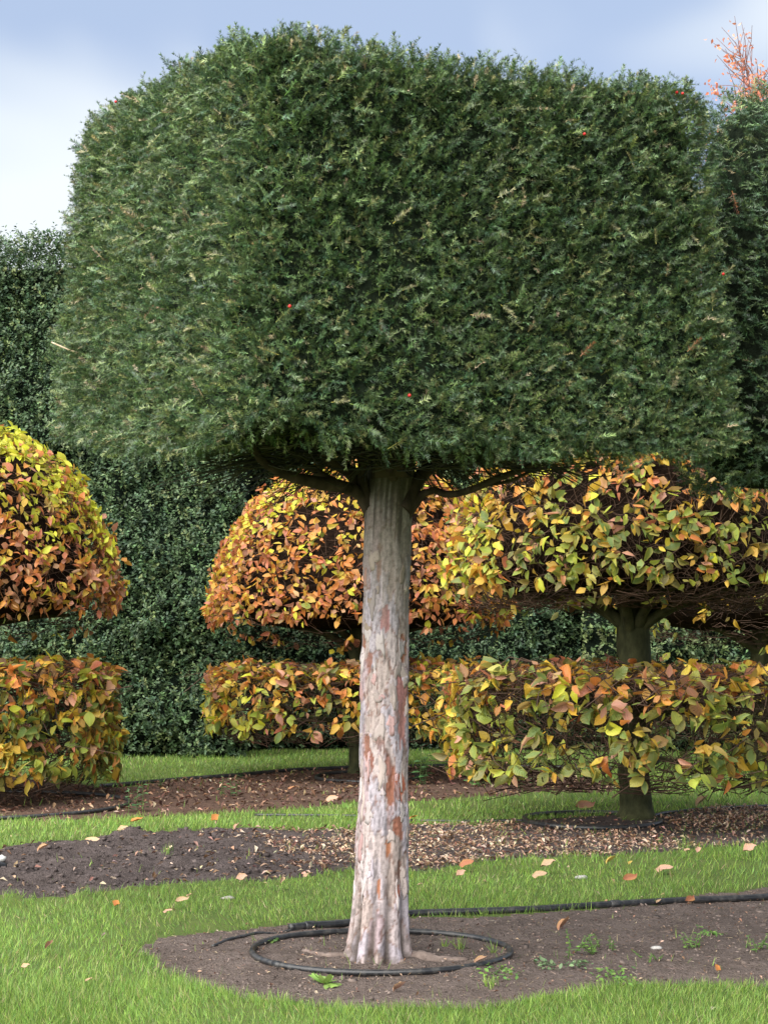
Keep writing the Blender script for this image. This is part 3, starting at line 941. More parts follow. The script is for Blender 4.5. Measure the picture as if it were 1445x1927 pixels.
# three hundred long outer shoots, each its own part
SHOOT = []
for k in range(5):
    t = sprig(34 + 2 * (k % 3), 0.085 + 0.01 * k, 0.020, 60 + k, 0.25 * (k % 3) - 0.1, stemc=(2.4, 2.0, 0.9))
    c = pick(YEW_PAL, [1, 3, 1, 3, 1.0, 0.4], 1, 0.1)[0] * 1.15
    SHOOT.append(make_mesh('shoot', t[0], None, t[2], np.clip(t[3] * c, 0, 0.8), None, None, False, M_yew_own))
P, N, q = crown.sample(300, (0.6, 5, 0, 8, 0.9, 0.0))
tan = rdir(300); tan -= (tan * N).sum(-1, keepdims=True) * N
D = nrm(N * rng.uniform(0.25, 0.7, (300, 1)) + nrm(tan) * 0.9 + np.array([0, 0, 0.25]))
Rm = frames(D, nrm(N + rdir(300) * 0.5 + np.array([0, 0, 0.3])), rng.uniform(0.65, 1.0, 300))
for k in range(300):
    place(SHOOT[k % 5], 'shoot', Rm[k], P[k] - D[k] * 0.06 + N[k] * rng.uniform(-0.03, 0.03), (1, 1, 1), ycrown)

def crown_hit(px, py, cr):
    """first point of the crown's surface that the view through a pixel meets"""
    t = np.linspace(-1, 1, 70); A, B = np.meshgrid(t, t)
    best = None
    d = nrm(ray(px, py)); o = np.array([0, 0, CAMZ])
    for k in range(3):
        for sg in (-1, 1):
            q = np.zeros((A.size, 3)); oo = [i for i in range(3) if i != k]
            q[:, k] = sg; q[:, oo[0]] = A.ravel(); q[:, oo[1]] = B.ravel()
            S, Nn = cr.surf(q)
            v = S - o; s = v @ d
            off = np.linalg.norm(v - s[:, None] * d, axis=1) + 0.02 * s + 10 * ((Nn @ d) > 0)
            i = off.argmin()
            if best is None or off[i] < best[0]:
                best = (off[i], S[i], Nn[i])
    return best[1], best[2]
def ico(r, sub=1):
    import bmesh
    bm = bmesh.new(); bmesh.ops.create_icosphere(bm, subdivisions=sub + 1, radius=r)
    V = np.array([v.co[:] for v in bm.verts]); T = np.array([[v.index for v in f.verts] for f in bm.faces]); bm.free()
    return V, T
bv, bt = ico(0.008, 1)
bme = make_mesh('berry', bv, None, bt, smooth=True, mat=M_berry)
for px, py in ((1255, 183), (1266, 190), (540, 582), (758, 745), (1340, 523), (1258, 186), (236, 200), (1090, 262)):
    s, nn = crown_hit(px, py, crown)
    place(bme, 'berry', np.eye(3), s + nn * 0.06, (1, 1, 1), ycrown)
# a cut stick and a few dead shoots
s, nn = crown_hit(150, 665, crown)
V, Q, T = tube([s - nn * 0.10 + np.array([0.06, 0, -0.05]), s + nn * 0.06, s + nn * 0.13 + np.array([-0.03, 0, 0.035])], [0.005, 0.0045, 0.004], 6)
mb = MB(); mb.add(V, Q, T); mb.build('cut_stick', M_wood, ycrown)
tdead = sprig(20, 0.09, 0.02, 91, 0.3)
mdead = make_mesh('dead_shoot', tdead[0], None, tdead[2], np.clip(tdead[3] * np.array([0.20, 0.095, 0.05]), 0, 0.8), None, None, False, M_yew_own)
for px, py in ((1283, 663), (281, 605), (1088, 668), (600, 1000)):
    if py < 900:
        s, nn = crown_hit(px, py, crown)
        place(mdead, 'dead_shoot', frames(nrm(nn[None] * 0.4 + np.array([[0.5, 0, 0.5]])), nn[None])[0], s + nn * 0.03, (1, 1, 1), ycrown)

# ------------------------------------------------------------------ the second yew at the right edge
Y2 = np.array([3.80, 8.15])
crown2 = YewCrown((Y2[0], Y2[1]), 1.63, 2.46, 5.00, math.radians(24), 0.03, 9.0)
yew2 = thing('yew_tree', (Y2[0], Y2[1], 0), 'darker clipped yew cut off by the right side, behind the pale-trunked yew', 'tree', 'clipped yew trees in the front row')
mb = MB()
pth = smooth_path([(Y2[0], Y2[1], -0.05), (Y2[0], Y2[1], 0.3), (Y2[0] + 0.02, Y2[1], 1.4), (Y2[0], Y2[1], 3.2)], 20)
V, Q, T = tube(pth, np.interp(np.linspace(0, 1, 20), [0, 0.1, 1], [0.2, 0.15, 0.1]), 18, True, 0.12, 5)
mb.add(V, Q, T); mb.build('trunk', M_dark_bark, yew2, smooth=True)
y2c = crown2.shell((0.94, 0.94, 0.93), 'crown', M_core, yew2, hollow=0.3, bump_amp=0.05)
mb = yew_sprays(crown2, 12500, (0.3, 7, 0.3, 5, 1.6, 1.6), FARSP, [4, 1.5, 5, 0.5, 0.1, 0.08], hollow=0.3, seed=13, keepfn=lambda P: (P[:, 0] < 3.2) | (rng.random(len(P)) < 0.22))
mb.build('foliage', M_yew, y2c, kind='stuff')
s, nn = crown_hit(1395, 365, crown2)
place(mdead, 'dead_shoot', frames(np.array([[-0.1, -0.3, -1.0]]), nn[None], np.array([1.5]))[0], s + nn * 0.06, (1, 1, 1), y2c)

# ------------------------------------------------------------------ tiered beeches
YG, CU, OR, YO, GR, PB, LG = (0.60, 0.64, 0.05), (0.47, 0.15, 0.085), (0.62, 0.21, 0.05), (0.62, 0.40, 0.05), (0.135, 0.205, 0.05), (0.50, 0.245, 0.17), (0.33, 0.41, 0.06)
BPAL = np.array([YG, CU, OR, YO, GR, PB, LG])

class Revolved:
    def __init__(self, c, prof):
        self.c = np.asarray(c, float)
        p = np.asarray(prof, float)
        self.p = p
        seg = np.linalg.norm(np.diff(p, axis=0), axis=1)
        w = seg * (p[1:, 0] + p[:-1, 0] + 0.02)
        self.cw = np.concatenate([[0], np.cumsum(w)]) / w.sum()
    def sample(self, n):
        s = rng.random(n)
        k = np.clip(np.searchsorted(self.cw, s) - 1, 0, len(self.p) - 2)
        f = rng.random(n)
        a, b = self.p[k], self.p[k + 1]
        rz = a + (b - a) * f[:, None]
        t = nrm(b - a)
        nr, nz = t[:, 1], -t[:, 0]            # outward for a profile that runs from the rim up to the axis
        ph = rng.uniform(0, 2 * np.pi, n)
        P = np.stack([self.c[0] + rz[:, 0] * np.cos(ph), self.c[1] + rz[:, 0] * np.sin(ph), rz[:, 1]], -1)
        N = np.stack([nr * np.cos(ph), nr * np.sin(ph), nz], -1)
        return P, N
    def shell(self, sc, dz, name, mat, parent, seed=0, amp=0.06):
        p = self.p.copy()
        p = np.concatenate([[[0.001, p[0, 1] + 0.12]], p])
        zc = p[:, 1].mean()
        p[:, 0] *= sc; p[:, 1] = zc + (p[:, 1] - zc) * dz
        na = 40
        th = np.linspace(0, 2 * np.pi, na, endpoint=False)
        V = np.stack([self.c[0] + p[:, None, 0] * np.cos(th), self.c[1] + p[:, None, 0] * np.sin(th), np.repeat(p[:, 1:2], na, 1)], -1).reshape(-1, 3)
        cc = np.array([self.c[0], self.c[1], zc])
        V = V + nrm(V - cc) * ((fbm(V * 4, 2, seed) - 0.5) * 2 * amp)[:, None]
        m = len(p)
        i = np.arange(m - 1)[:, None] * na; j = np.arange(na)[None, :]; j2 = (j + 1) % na
        Q = np.stack([i + j, i + j2, i + na + j2, i + na + j], -1).reshape(-1, 4)
        return obj(name, make_mesh(name, V, Q, smooth=True, mat=mat), parent)

def dome_profile(R, z0, z1, n=22, bowl=0.13):
    pts = [(R * 0.25, z0 - bowl), (R * 0.55, z0 - bowl * 0.77), (R * 0.80, z0 - bowl * 0.23), (R * 0.91, z0 + 0.08), (R * 0.965, z0 + 0.2)]
    for a in np.linspace(0.16, math.pi / 2, n):
        pts.append((max(R * math.cos(a) ** 0.85, 0.003), z0 + (z1 - z0) * math.sin(a) ** 0.95))
    return pts
def drum_profile(R, z0, z1):
    return [(R * 0.84, z0 - 0.02), (R * 0.95, z0 + 0.03), (R, z0 + 0.14), (R * 1.0, (z0 + z1) / 2), (R, z1 - 0.12), (R * 0.985, z1 - 0.03), (R * 0.93, z1), (R * 0.5, z1 + 0.02), (0.01, z1 + 0.03)]

def tier_leaves(surf, nclus, size, weight_fn, gaps=0.42, seed=0, per=(2, 5), depth=0.10, sparse=None):
    """clusters of leaves on a clipped surface: base points, frames, tints"""
    P, N = surf.sample(nclus)
    dens = 0.35 * fbm(P * 1.6, 2, seed) + 0.65 * fbm(P * 5.0, 2, seed + 2)
    keep = rng.random(nclus) < sstep(gaps - 0.14, gaps + 0.12, dens) * 0.92 + 0.08
    if sparse is not None:
        keep &= rng.random(nclus) < sparse(P)
    keep &= (N[:, 2] > -0.45) | (rng.random(nclus) < 0.03)
    P, N = P[keep], N[keep]
    cnt = rng.integers(per[0], per[1], len(P))
    cl = np.repeat(np.arange(len(P)), cnt)
    n = len(cl)
    P = P + N * ((fbm(P * 3.2, 2, seed + 9) - 0.5) * 0.22)[:, None]
    C = P[cl] + N[cl] * (rng.uniform(-depth, 0.02, (len(P), 1)) + (rng.random((len(P), 1)) < 0.12) * rng.uniform(0.02, 0.09, (len(P), 1)))[cl]
    Nn = N[cl]
    tan = rdir(n); tan -= (tan * Nn).sum(-1, keepdims=True) * Nn
    tan = nrm(tan)
    pos = C + tan * rng.uniform(0.0, 0.05, (n, 1)) + Nn * rng.uniform(-0.03, 0.02, (n, 1))
    side = np.clip(1 - Nn[:, 2:3], 0, 1)
    D = nrm(tan * 0.9 + Nn * rng.uniform(0.0, 0.8, (n, 1)) + np.array([0, 0, -1.0]) * side * rng.uniform(0.2, 1.1, (n, 1)))
    F = nrm(Nn * 0.8 + rdir(n) * 0.95 + np.array([0, 0, 0.35]))
    S = size * rng.uniform(0.55, 1.3, n)
    R = frames(D, F, np.stack([S * rng.uniform(0.8, 1.15, n), S, S * rng.uniform(0.5, 2.2, n)], -1))
    wts = weight_fn(pos, Nn)
    wts = wts / wts.sum(-1, keepdims=True)
    # leaves of one cluster mostly share a colour
    u = np.clip(rng.random(len(P))[cl] * 0.75 + rng.random(n) * 0.25, 0, 0.9999)
    idx = (np.cumsum(wts, -1) < u[:, None]).sum(-1)
    col = BPAL[np.clip(idx, 0, 6)]
    nb = BPAL[np.clip(rng.integers(0, 7, n), 0, 6)]
    mixf = rng.uniform(0, 0.35, (n, 1))
    col = col * (1 - mixf) + nb * mixf
    col = np.clip(col * (1 + rng.normal(size=(n, 1)) * 0.16), 0.01, 0.75)
    return pos, R, col, P, N

def twig_mesh(surf, P, N, extra, trunk_xy, name, parent, seed, dark=1.0, rad=0.004, ext_len=(0.15, 0.45)):
    mb = MB()
    cx, cy = surf.c[0], surf.c[1]
    m = len(P)
    ztop, zmin = surf.p[:, 1].max() + 0.03, surf.p[:, 1].min() - 0.03
    P2, N2 = surf.sample(extra)
    Pa = np.concatenate([P, P2 - N2 * rng.uniform(0.0, 0.16, (extra, 1))]); Na = np.concatenate([N, N2])
    for k in range(len(Pa)):
        if Pa[k][1] > cy + 0.35 and rng.random() < 0.65:
            continue
        p1 = Pa[k]; n_ = Na[k]
        inward = np.array([cx - p1[0], cy - p1[1], -0.25])
        inward = inward / max(np.linalg.norm(inward), 1e-6)
        tan = rng.normal(size=3); tan -= tan.dot(n_) * n_; tan /= np.linalg.norm(tan)
        L = rng.uniform(*ext_len)
        d = inward * rng.uniform(0.3, 1.0) + tan * (0.5 if k < m else rng.uniform(0.6, 1.6))
        d /= np.linalg.norm(d)
        p0 = p1 + d * L
        p0[2] = min(p0[2], ztop) if p0[2] > zmin else zmin + rng.uniform(0, 0.1)
        pm = (p0 + p1) / 2 + rng.normal(size=3) * L * 0.12
        r = rad * rng.uniform(0.6, 1.5)
        V, Q, T = tube([p0, pm, p1], [r, r * 0.8, r * 0.4], 3, False)
        g = rng.uniform(0.5, 1.5) * dark
        mb.add(V, Q, None, (0.085 * g, 0.052 * g, 0.036 * g))
    return mb.build(name, M_twig, parent, kind='stuff')

def beech(cxy, label, R, dome, drum, tr, sizes, wts, nclus, gaps, seed, n_own=300, twx=(700, 900), sparse=None, drum_r=None, bowl=0.13):
    x, y = cxy
    root = thing('beech_tree', (x, y, 0), label, 'tree', 'two-tiered clipped beech trees')
    z0, z1 = dome; b0, b1 = drum
    # trunk: flared foot, fork of limbs below the upper tier
    pth = smooth_path([(x, y, -0.05), (x + 0.01, y, 0.12), (x - 0.01, y, 0.5), (x + 0.02, y, 1.2), (x, y, z0 - 0.25), (x, y, z0 + 0.5)], 22)
    rr = np.interp(np.linspace(0, 1, 22), [0, 0.05, 0.2, 0.6, 0.8, 1], [tr * 2.0, tr * 1.6, tr * 1.08, tr * 0.96, tr * 1.08, tr * 0.8])
    V, Q, T = tube(pth, rr, 18, True, 0.14, seed)
    mb = MB(); mb.add(V, Q, T)
    mb.build('trunk', M_beech_bark, root, smooth=True)
    for k in range(9):
        a = k * 2 * math.pi / 9 + rng.normal() * 0.2
        e = R * rng.uniform(0.55, 0.8)
        p0 = np.array([x, y, z0 - 0.36 + rng.uniform(-0.05, 0.1)])
        pts = [p0, p0 + np.array([math.cos(a) * 0.16, math.sin(a) * 0.16, 0.2]), p0 + np.array([math.cos(a) * e * 0.45, math.sin(a) * e * 0.45, 0.42]),
               np.array([x + math.cos(a) * e, y + math.sin(a) * e, z0 + 0.15 + rng.uniform(0, 0.15)])]
        limb(root, pts, tr * 0.55, 0.018, 'branch', M_beech_bark, 12, 8)
    for k in range(10):
        a = k * 2 * math.pi / 10 + rng.normal() * 0.25
        zz = rng.uniform(b0 + 0.12, b1 - 0.25); e = R * rng.uniform(0.7, 0.92)
        pts = [np.array([x, y, zz]), np.array([x + math.cos(a) * e * 0.4, y + math.sin(a) * e * 0.4, zz + rng.uniform(-0.06, 0.08)]),
               np.array([x + math.cos(a + 0.2) * e, y + math.sin(a + 0.2) * e, zz + rng.uniform(-0.05, 0.15)])]
        limb(root, pts, 0.035, 0.01, 'branch', M_beech_bark, 9, 6)
    up = Revolved((x, y), dome_profile(R, z0, z1, 22, bowl))
    lo = Revolved((x, y), drum_profile(drum_r or R * 0.99, b0, b1))
    cu = up.shell(0.84, 0.84, 'crown', M_bcore, root, seed)  # added dark shell, not twigs; closes the view through the dome
    p1, R1, c1, cP, cN = tier_leaves(up, nclus[0], sizes[0], wts[0], gaps[0], seed, sparse=sparse)
    p2, R2, c2, dP, dN = tier_leaves(lo, nclus[1], sizes[1], wts[1], gaps[1], seed + 50, depth=0.16, sparse=sparse)
    twig_mesh(up, cP, cN, twx[0], (x, y), 'twigs', cu, seed, 1.0)
    lt = twig_mesh(lo, dP, dN, twx[1], (x, y), 'lower_tier', root, seed + 1, 0.8, 0.005, (0.25, 0.9))
    P = np.concatenate([p1, p2]); RR = np.concatenate([R1, R2]); C = np.concatenate([c1, c2])
    low = np.arange(len(P)) >= len(p1)
    # the leaves that show largest: nearest, with their blade turned to the viewer
    view = nrm(np.array([0, 0, CAMZ]) - P)
    Z = nrm(RR[:, :, 2]); S = np.linalg.norm(RR[:, :, 1], axis=1)
    outw = nrm(np.stack([P[:, 0] - x, P[:, 1] - y, np.zeros(len(P))], -1))
    ang = (S / np.linalg.norm(P - np.array([0, 0, CAMZ]), axis=1)) ** 2 * np.abs((Z * view).sum(-1)) * ((outw * view).sum(-1) > 0.15)
    inframe = np.abs(P[:, 0] / P[:, 1]) < 0.265
    ang = ang * inframe
    drop = ((outw * view).sum(-1) < -0.35) & (rng.random(len(P)) < 0.85)
    own = np.zeros(len(P), bool)
    own[np.argsort(-ang)[:n_own]] = True
    for i in np.where(own)[0]:
        place(LEAF_ME[rng.integers(0, len(LEAF_ME))], 'leaf', RR[i], P[i], C[i], lt if low[i] else cu)
    for sel, par in ((~own & ~low & ~drop, cu), (~own & low & ~drop, lt)):
        mb = MB()
        v = rng.integers(0, 3, len(P))
        for k in range(3):
            m = sel & (v == k)
            mb.bake(LEAF_S[k], RR[m], P[m], C[m])
        mb.build('leaves', M_beech, par, smooth=True, lc=True, kind='stuff')
    return root

def wt(base, alt, f):
    """mix two weight vectors by f (n,)"""
    return np.asarray(base)[None] * (1 - f[:, None]) + np.asarray(alt)[None] * f[:, None]
#            YG   CU   OR   YO   GR   PB   LG
def w_left_up(P, N):
    f = sstep(3.0, 4.3, P[:, 2] + (P[:, 0] + 5.1) * 0.40 + (fbm(P * 3, 2, 77) - 0.5) * 1.6)
    return wt([1.3, 4.0, 2.4, 1.2, 0.1, 3.6, 0.3], [11.0, 1.2, 1.0, 1.0, 0.0, 1.0, 0.5], f)
def w_low(P, N):
    f = sstep(0.75, 1.5, P[:, 2] + (fbm(P * 2.5, 2, 78) - 0.5) * 0.9)
    return wt([1.5, 0.5, 0.8, 2.2, 3.2, 0.5, 3.2], [2.4, 1.2, 2.0, 2.4, 1.0, 1.4, 1.9], f)
def w_mid_up(P, N):
    f = sstep(2.8, 4.2, P[:, 2] - (P[:, 0] + 0.3) * 0.35 + (fbm(P * 3, 2, 79) - 0.5) * 1.7)
    return wt([1.3, 3.6, 3.2, 2.0, 0.15, 2.6, 0.6], [5.0, 2.6, 2.4, 2.0, 0.0, 2.0, 0.8], f)
def w_right_up(P, N):
    f = sstep(2.3, 3.9, P[:, 2] + (fbm(P * 2.5, 2, 80) - 0.5) * 1.2)
    g = sstep(-1.0, -1.9, P[:, 0] - 2.55)
    w = wt([1.0, 0.5, 0.8, 1.8, 5.0, 0.3, 4.0], [1.8, 1.6, 2.2, 2.6, 2.0, 1.6, 2.0], f)
    return w * (1 - g[:, None] * 0.7) + g[:, None] * 0.7 * np.array([[4, 0.4, 1, 3, 0.6, 0.3, 2]])
def w_right_low(P, N):
    f = sstep(1.0, 1.5, P[:, 2] + (fbm(P * 2.5, 2, 81) - 0.5) * 0.7)
    return wt([0.9, 0.5, 0.8, 1.8, 5.2, 0.5, 4.2], [1.5, 1.6, 2.0, 2.2, 1.8, 1.6, 2.2], f)

def gxy(px, Y):
    return ((px - CX) / FPX * Y, Y)
beech(gxy(-92, 17.5), 'copper and yellow two-tiered beech half cut off by the left edge', 1.97, (1.96, 4.36), (0.15, 1.49), 0.16, (0.105, 0.135),
      (w_left_up, w_low), (5000, 3000), (0.25, 0.27), 101)
beech(gxy(677, 21.0), 'orange and copper domed beech with a low tier, directly behind the pale yew trunk', 2.14, (1.90, 4.36), (0.50, 1.46), 0.14, (0.108, 0.130),
      (w_mid_up, w_low), (5000, 2500), (0.26, 0.29), 202)
beech(gxy(1188, 15.2), 'sparser green and yellow beech with large leaves, its mossy trunk inside a black hose ring', 1.92, (2.08, 4.25), (0.40, 1.47), 0.155, (0.112, 0.132),
      (w_right_up, w_right_low), (3700, 2300), (0.37, 0.40), 303, twx=(4200, 2600), bowl=-0.08, sparse=lambda P: 1 - 0.62 * sstep(3.1, 3.7, P[:, 0]))
beech(gxy(1432, 21.8), 'dark-trunked beech seen behind and right of the mossy-trunked beech', 2.1, (1.92, 4.3), (0.5, 1.42), 0.18, (0.14, 0.15),
      (w_right_up, w_low), (900, 700), (0.44, 0.42), 404, n_own=120, twx=(1800, 900))

# ------------------------------------------------------------------ hedges at the back
def hedge(label, x0, x1, Y, top, depth, n, pal, pw, seed, lsize=0.06, loc=None, topfn=None, hz=0.0):
    root = thing('evergreen_hedge', ((x0 + x1) / 2, Y, 0), label, 'hedge', 'tall evergreen hedges at the back')
    def front(x, z):
        p = np.stack([x * 0.55, z * 0.28, np.full_like(x, seed * 1.3)], -1)
        q_ = np.stack([x * 1.7, z * 1.3, np.full_like(x, seed * 1.3)], -1)
        b = (fbm(p, 2, seed) - 0.5) * 1.5 + (fbm(q_, 3, seed + 4) - 0.5) * 1.25
        foot = np.exp(-np.clip(z, 0, 9) / 0.25) * 0.25
        lean = 0.045 * z
        return Y - depth / 2 - b + foot + lean
    def topz(x):
        return top + (n2(x, x * 0, 0.9, 3, seed + 2) - 0.5) * 1.1 + (topfn(x) if topfn else 0)
    # inner mass
    res_x, res_z = 90, 46
    X = np.linspace(x0, x1, res_x); Zt = np.linspace(0, 1, res_z)
    XX, ZZ = np.meshgrid(X, Zt)
    tz = topz(X)[None, :] - 0.35
    z = ZZ * tz
    f = front(XX.ravel(), z.ravel()).reshape(z.shape) + 0.22
    V1 = np.stack([XX, f, z], -1).reshape(-1, 3)
    V2 = np.stack([XX, np.full_like(XX, Y + depth / 2), z], -1).reshape(-1, 3)
    ii, jj = np.meshgrid(np.arange(res_x - 1), np.arange(res_z - 1))
    q0 = (jj * res_x + ii).ravel()
    Qf = np.stack([q0, q0 + 1, q0 + res_x + 1, q0 + res_x], -1)
    o = len(V1)
    t0 = (res_z - 1) * res_x + np.arange(res_x - 1)
    Qt = np.stack([t0, t0 + 1, t0 + 1 + o, t0 + o], -1)
    l0 = np.arange(res_z - 1) * res_x
    Ql = np.stack([l0, l0 + res_x, l0 + res_x + o, l0 + o], -1)
    r0 = l0 + res_x - 1
    Qr = np.stack([r0, r0 + o, r0 + res_x + o, r0 + res_x], -1)
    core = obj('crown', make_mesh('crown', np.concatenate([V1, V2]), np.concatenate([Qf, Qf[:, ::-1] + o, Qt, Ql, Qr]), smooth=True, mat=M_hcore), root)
    # leaves in little upright sprays on the front, the ends and the top
    nc = n // 7
    xx = np.where(rng.random(nc) < 0.93, rng.uniform(max(x0 - 0.1, -7.7), min(x1 + 0.1, 7.7), nc), rng.uniform(x0, x1, nc))
    tzz = topz(xx)
    zz = rng.random(nc) * (tzz + 0.15)
    yy = front(xx, zz)
    e = 0.08
    Nn = nrm(np.stack([(front(xx + e, zz) - front(xx - e, zz)) / (2 * e), -np.ones(nc), (front(xx, zz + e) - front(xx, zz - e)) / (2 * e)], -1))
    topm = rng.random(nc) < 0.12
    yy[topm] += rng.uniform(0, depth, topm.sum()); zz[topm] = tzz[topm] + rng.uniform(-0.35, 0.45, topm.sum()) * rng.random(topm.sum())
    Nn[topm] = nrm(Nn[topm] * 0.3 + np.array([0, 0, 1.0]))
    C = np.stack([xx, yy, zz], -1)
    C += Nn * ((fbm(C * 5.0, 2, seed + 8) - 0.5) * 0.30 + rng.uniform(-0.10, 0.04, nc))[:, None]
    axis_ = nrm(Nn * rng.uniform(0.3, 1, (nc, 1)) + rdir(nc) * 0.6 + np.array([0, 0, 0.7]))
    cl = np.repeat(np.arange(nc), 7)
    m = len(cl)
    along = np.tile(np.linspace(-0.08, 0.10, 7), nc)[:, None]
    pos = C[cl] + axis_[cl] * along + rdir(m) * 0.015
    side = rdir(m); side -= (side * axis_[cl]).sum(-1, keepdims=True) * axis_[cl]
    D = nrm(nrm(side) * 0.9 + axis_[cl] * 0.6)
    R = frames(D, nrm(axis_[cl] + rdir(m) * 0.35), lsize * rng.uniform(0.7, 1.3, m))
    tint = pick(pal, pw, nc, 0.14)[cl] * rng.uniform(0.8, 1.2, (m, 1))
    mb = MB()
    mb.bake(HOLLY, R, pos, np.clip(tint, 0.004, 0.6))
    mb.build('foliage', M_holly, core, smooth=True, kind='stuff')
    return root
HP = [(0.078, 0.130, 0.058), (0.102, 0.162, 0.068), (0.052, 0.095, 0.050), (0.165, 0.215, 0.082)]
hedge('tall dark evergreen hedge rising behind the copper beech at the left edge', -11.0, -2.35, 25.6, 8.55, 2.2, 112000, HP, [3, 2, 2.5, 0.8], 5, 0.064)
hedge('evergreen hedge set back behind the trees right of centre, seen below the domed crowns', -2.9, 3.6, 27.4, 8.0, 2.0, 70000, HP, [3, 2, 3, 0.5], 15, 0.064)
hedge('lighter green hedge seen under the crown right of the mossy trunk', 3.55, 12.0, 27.0, 6.2, 2.0, 28000, HP, [1, 3, 0.5, 4], 25, 0.075)  # paler leaf mix: sunlight on this stretch is put into the leaf colours

# ------------------------------------------------------------------ red-leaved tree beyond
RX, RY = 9.9, 36.0
rt = thing('deciduous_tree', (RX, RY, 0), 'distant bare-topped tree with orange red leaves above the right-hand yew', 'tree')
mb = MB()
pth = smooth_path([(RX, RY, -0.1), (RX + 0.1, RY, 5), (RX - 0.1, RY, 11), (RX + 0.05, RY, 17.0)], 24)
V, Q, T = tube(pth, np.linspace(0.28, 0.03, 24), 10, True, 0.1, 3)
mb.add(V, Q, T); rtr = mb.build('trunk', M_dark_bark, rt, smooth=True)
tw, lv_p, lv_d = MB(), [], []
for k in range(64):
    z0 = rng.uniform(5.5, 14.8)
    a = rng.uniform(0, 2 * math.pi)
    L = (17.5 - z0) * rng.uniform(0.32, 0.52) + 0.7
    p0 = np.array([RX, RY, z0]); d = np.array([math.cos(a) * 0.55, math.sin(a) * 0.55, 1.0]); d /= np.linalg.norm(d)
    p2 = p0 + d * L + np.array([0, 0, 0.1 * L]); pm = (p0 + p2) / 2 + np.array([math.cos(a), math.sin(a), 0]) * 0.14 * L
    pp = smooth_path([p0, pm, p2], 9)
    V, Q, T = tube(pp, np.linspace(0.032, 0.006, 9), 5, False)
    tw.add(V, Q, None, (0.16, 0.10, 0.085))
    for j in range(15):
        s = rng.uniform(0.2, 1.0)
        q = pp[min(8, int(s * 8.99))]
        dd = nrm(d * 0.9 + rng.normal(size=3) * 0.45)
        l = rng.uniform(0.3, 1.1)
        e = q + dd * l
        V, Q, T = tube([q, (q + e) / 2 + rng.normal(size=3) * 0.05, e], [0.012, 0.009, 0.005], 3, False)
        tw.add(V, Q, None, (0.20, 0.10, 0.085))
        nl = rng.integers(18, 40) if q[2] < 14.6 + rng.normal() * 0.9 else rng.integers(0, 8)
        f = rng.random((nl, 1))
        lv_p.append(q + (e - q) * f + rng.normal(size=(nl, 3)) * 0.10)
tw.build('twigs', M_twig, rt, kind='stuff')
lp = np.concatenate(lv_p); n = len(lp)
mb = MB()
mb.bake(HOLLY, frames(nrm(rdir(n) + np.array([0, 0, -0.6])), rdir(n), rng.uniform(0.08, 0.15, n)), lp, pick([(0.58, 0.22, 0.13), (0.62, 0.30, 0.20), (0.50, 0.16, 0.09)], [2, 2, 1], n, 0.12))
mb.build('leaves', M_beech, rt, smooth=True, lc=True, kind='stuff')

# ------------------------------------------------------------------ watering pipes and rings
def pipe(name, pxs, rad, label, cat, n=60, lift=0.75, group=None, joints=()):
    p = smooth_path([gp(x, y) for x, y in pxs], n)
    p[:, 2] = hgt(p[:, 0], p[:, 1])
    w = max(2, n // 8)
    k = np.hanning(2 * w + 1); k /= k.sum()
    zz = np.convolve(np.pad(p[:, 2], w, mode='edge'), k, mode='valid')
    p[:, 2] = zz + rad * lift
    root = thing(name, tuple(p[0]), label, cat, group)
    V, Q, T = tube(p, rad, 12, True)
    mb = MB(); mb.add(V, Q, T)
    mb.build('pipe', M_pipe, root, smooth=True)
    for f in joints:
        i = int(f * (n - 1)); t = nrm(p[min(i + 1, n - 1)] - p[max(i - 1, 0)])
        V, Q, T = tube([p[i] - t * 0.035, p[i] - t * 0.03, p[i] + t * 0.03, p[i] + t * 0.035], [rad * 1.05, rad * 1.22, rad * 1.22, rad * 1.05], 12, True)
        mb = MB(); mb.add(V, Q, T)
        mb.build('coupling', M_pipe, root, smooth=False)
    return root
pipe('irrigation_pipe', [(1800, 1662), (1600, 1675), (1445, 1687), (1300, 1693), (1150, 1703), (1000, 1714), (880, 1719), (775, 1723), (700, 1733), (640, 1740), (590, 1744), (545, 1749)], 0.022,
     'thick black irrigation pipe along the far side of the soil bed behind the yew trunk', 'pipe', 90, joints=(0.36, 0.93))
pipe('irrigation_tube', [(600, 1743), (560, 1748), (500, 1755), (450, 1764), (400, 1777)], 0.009, 'thin grey end of the watering tube left of the yew trunk', 'pipe', 30, 0.6)
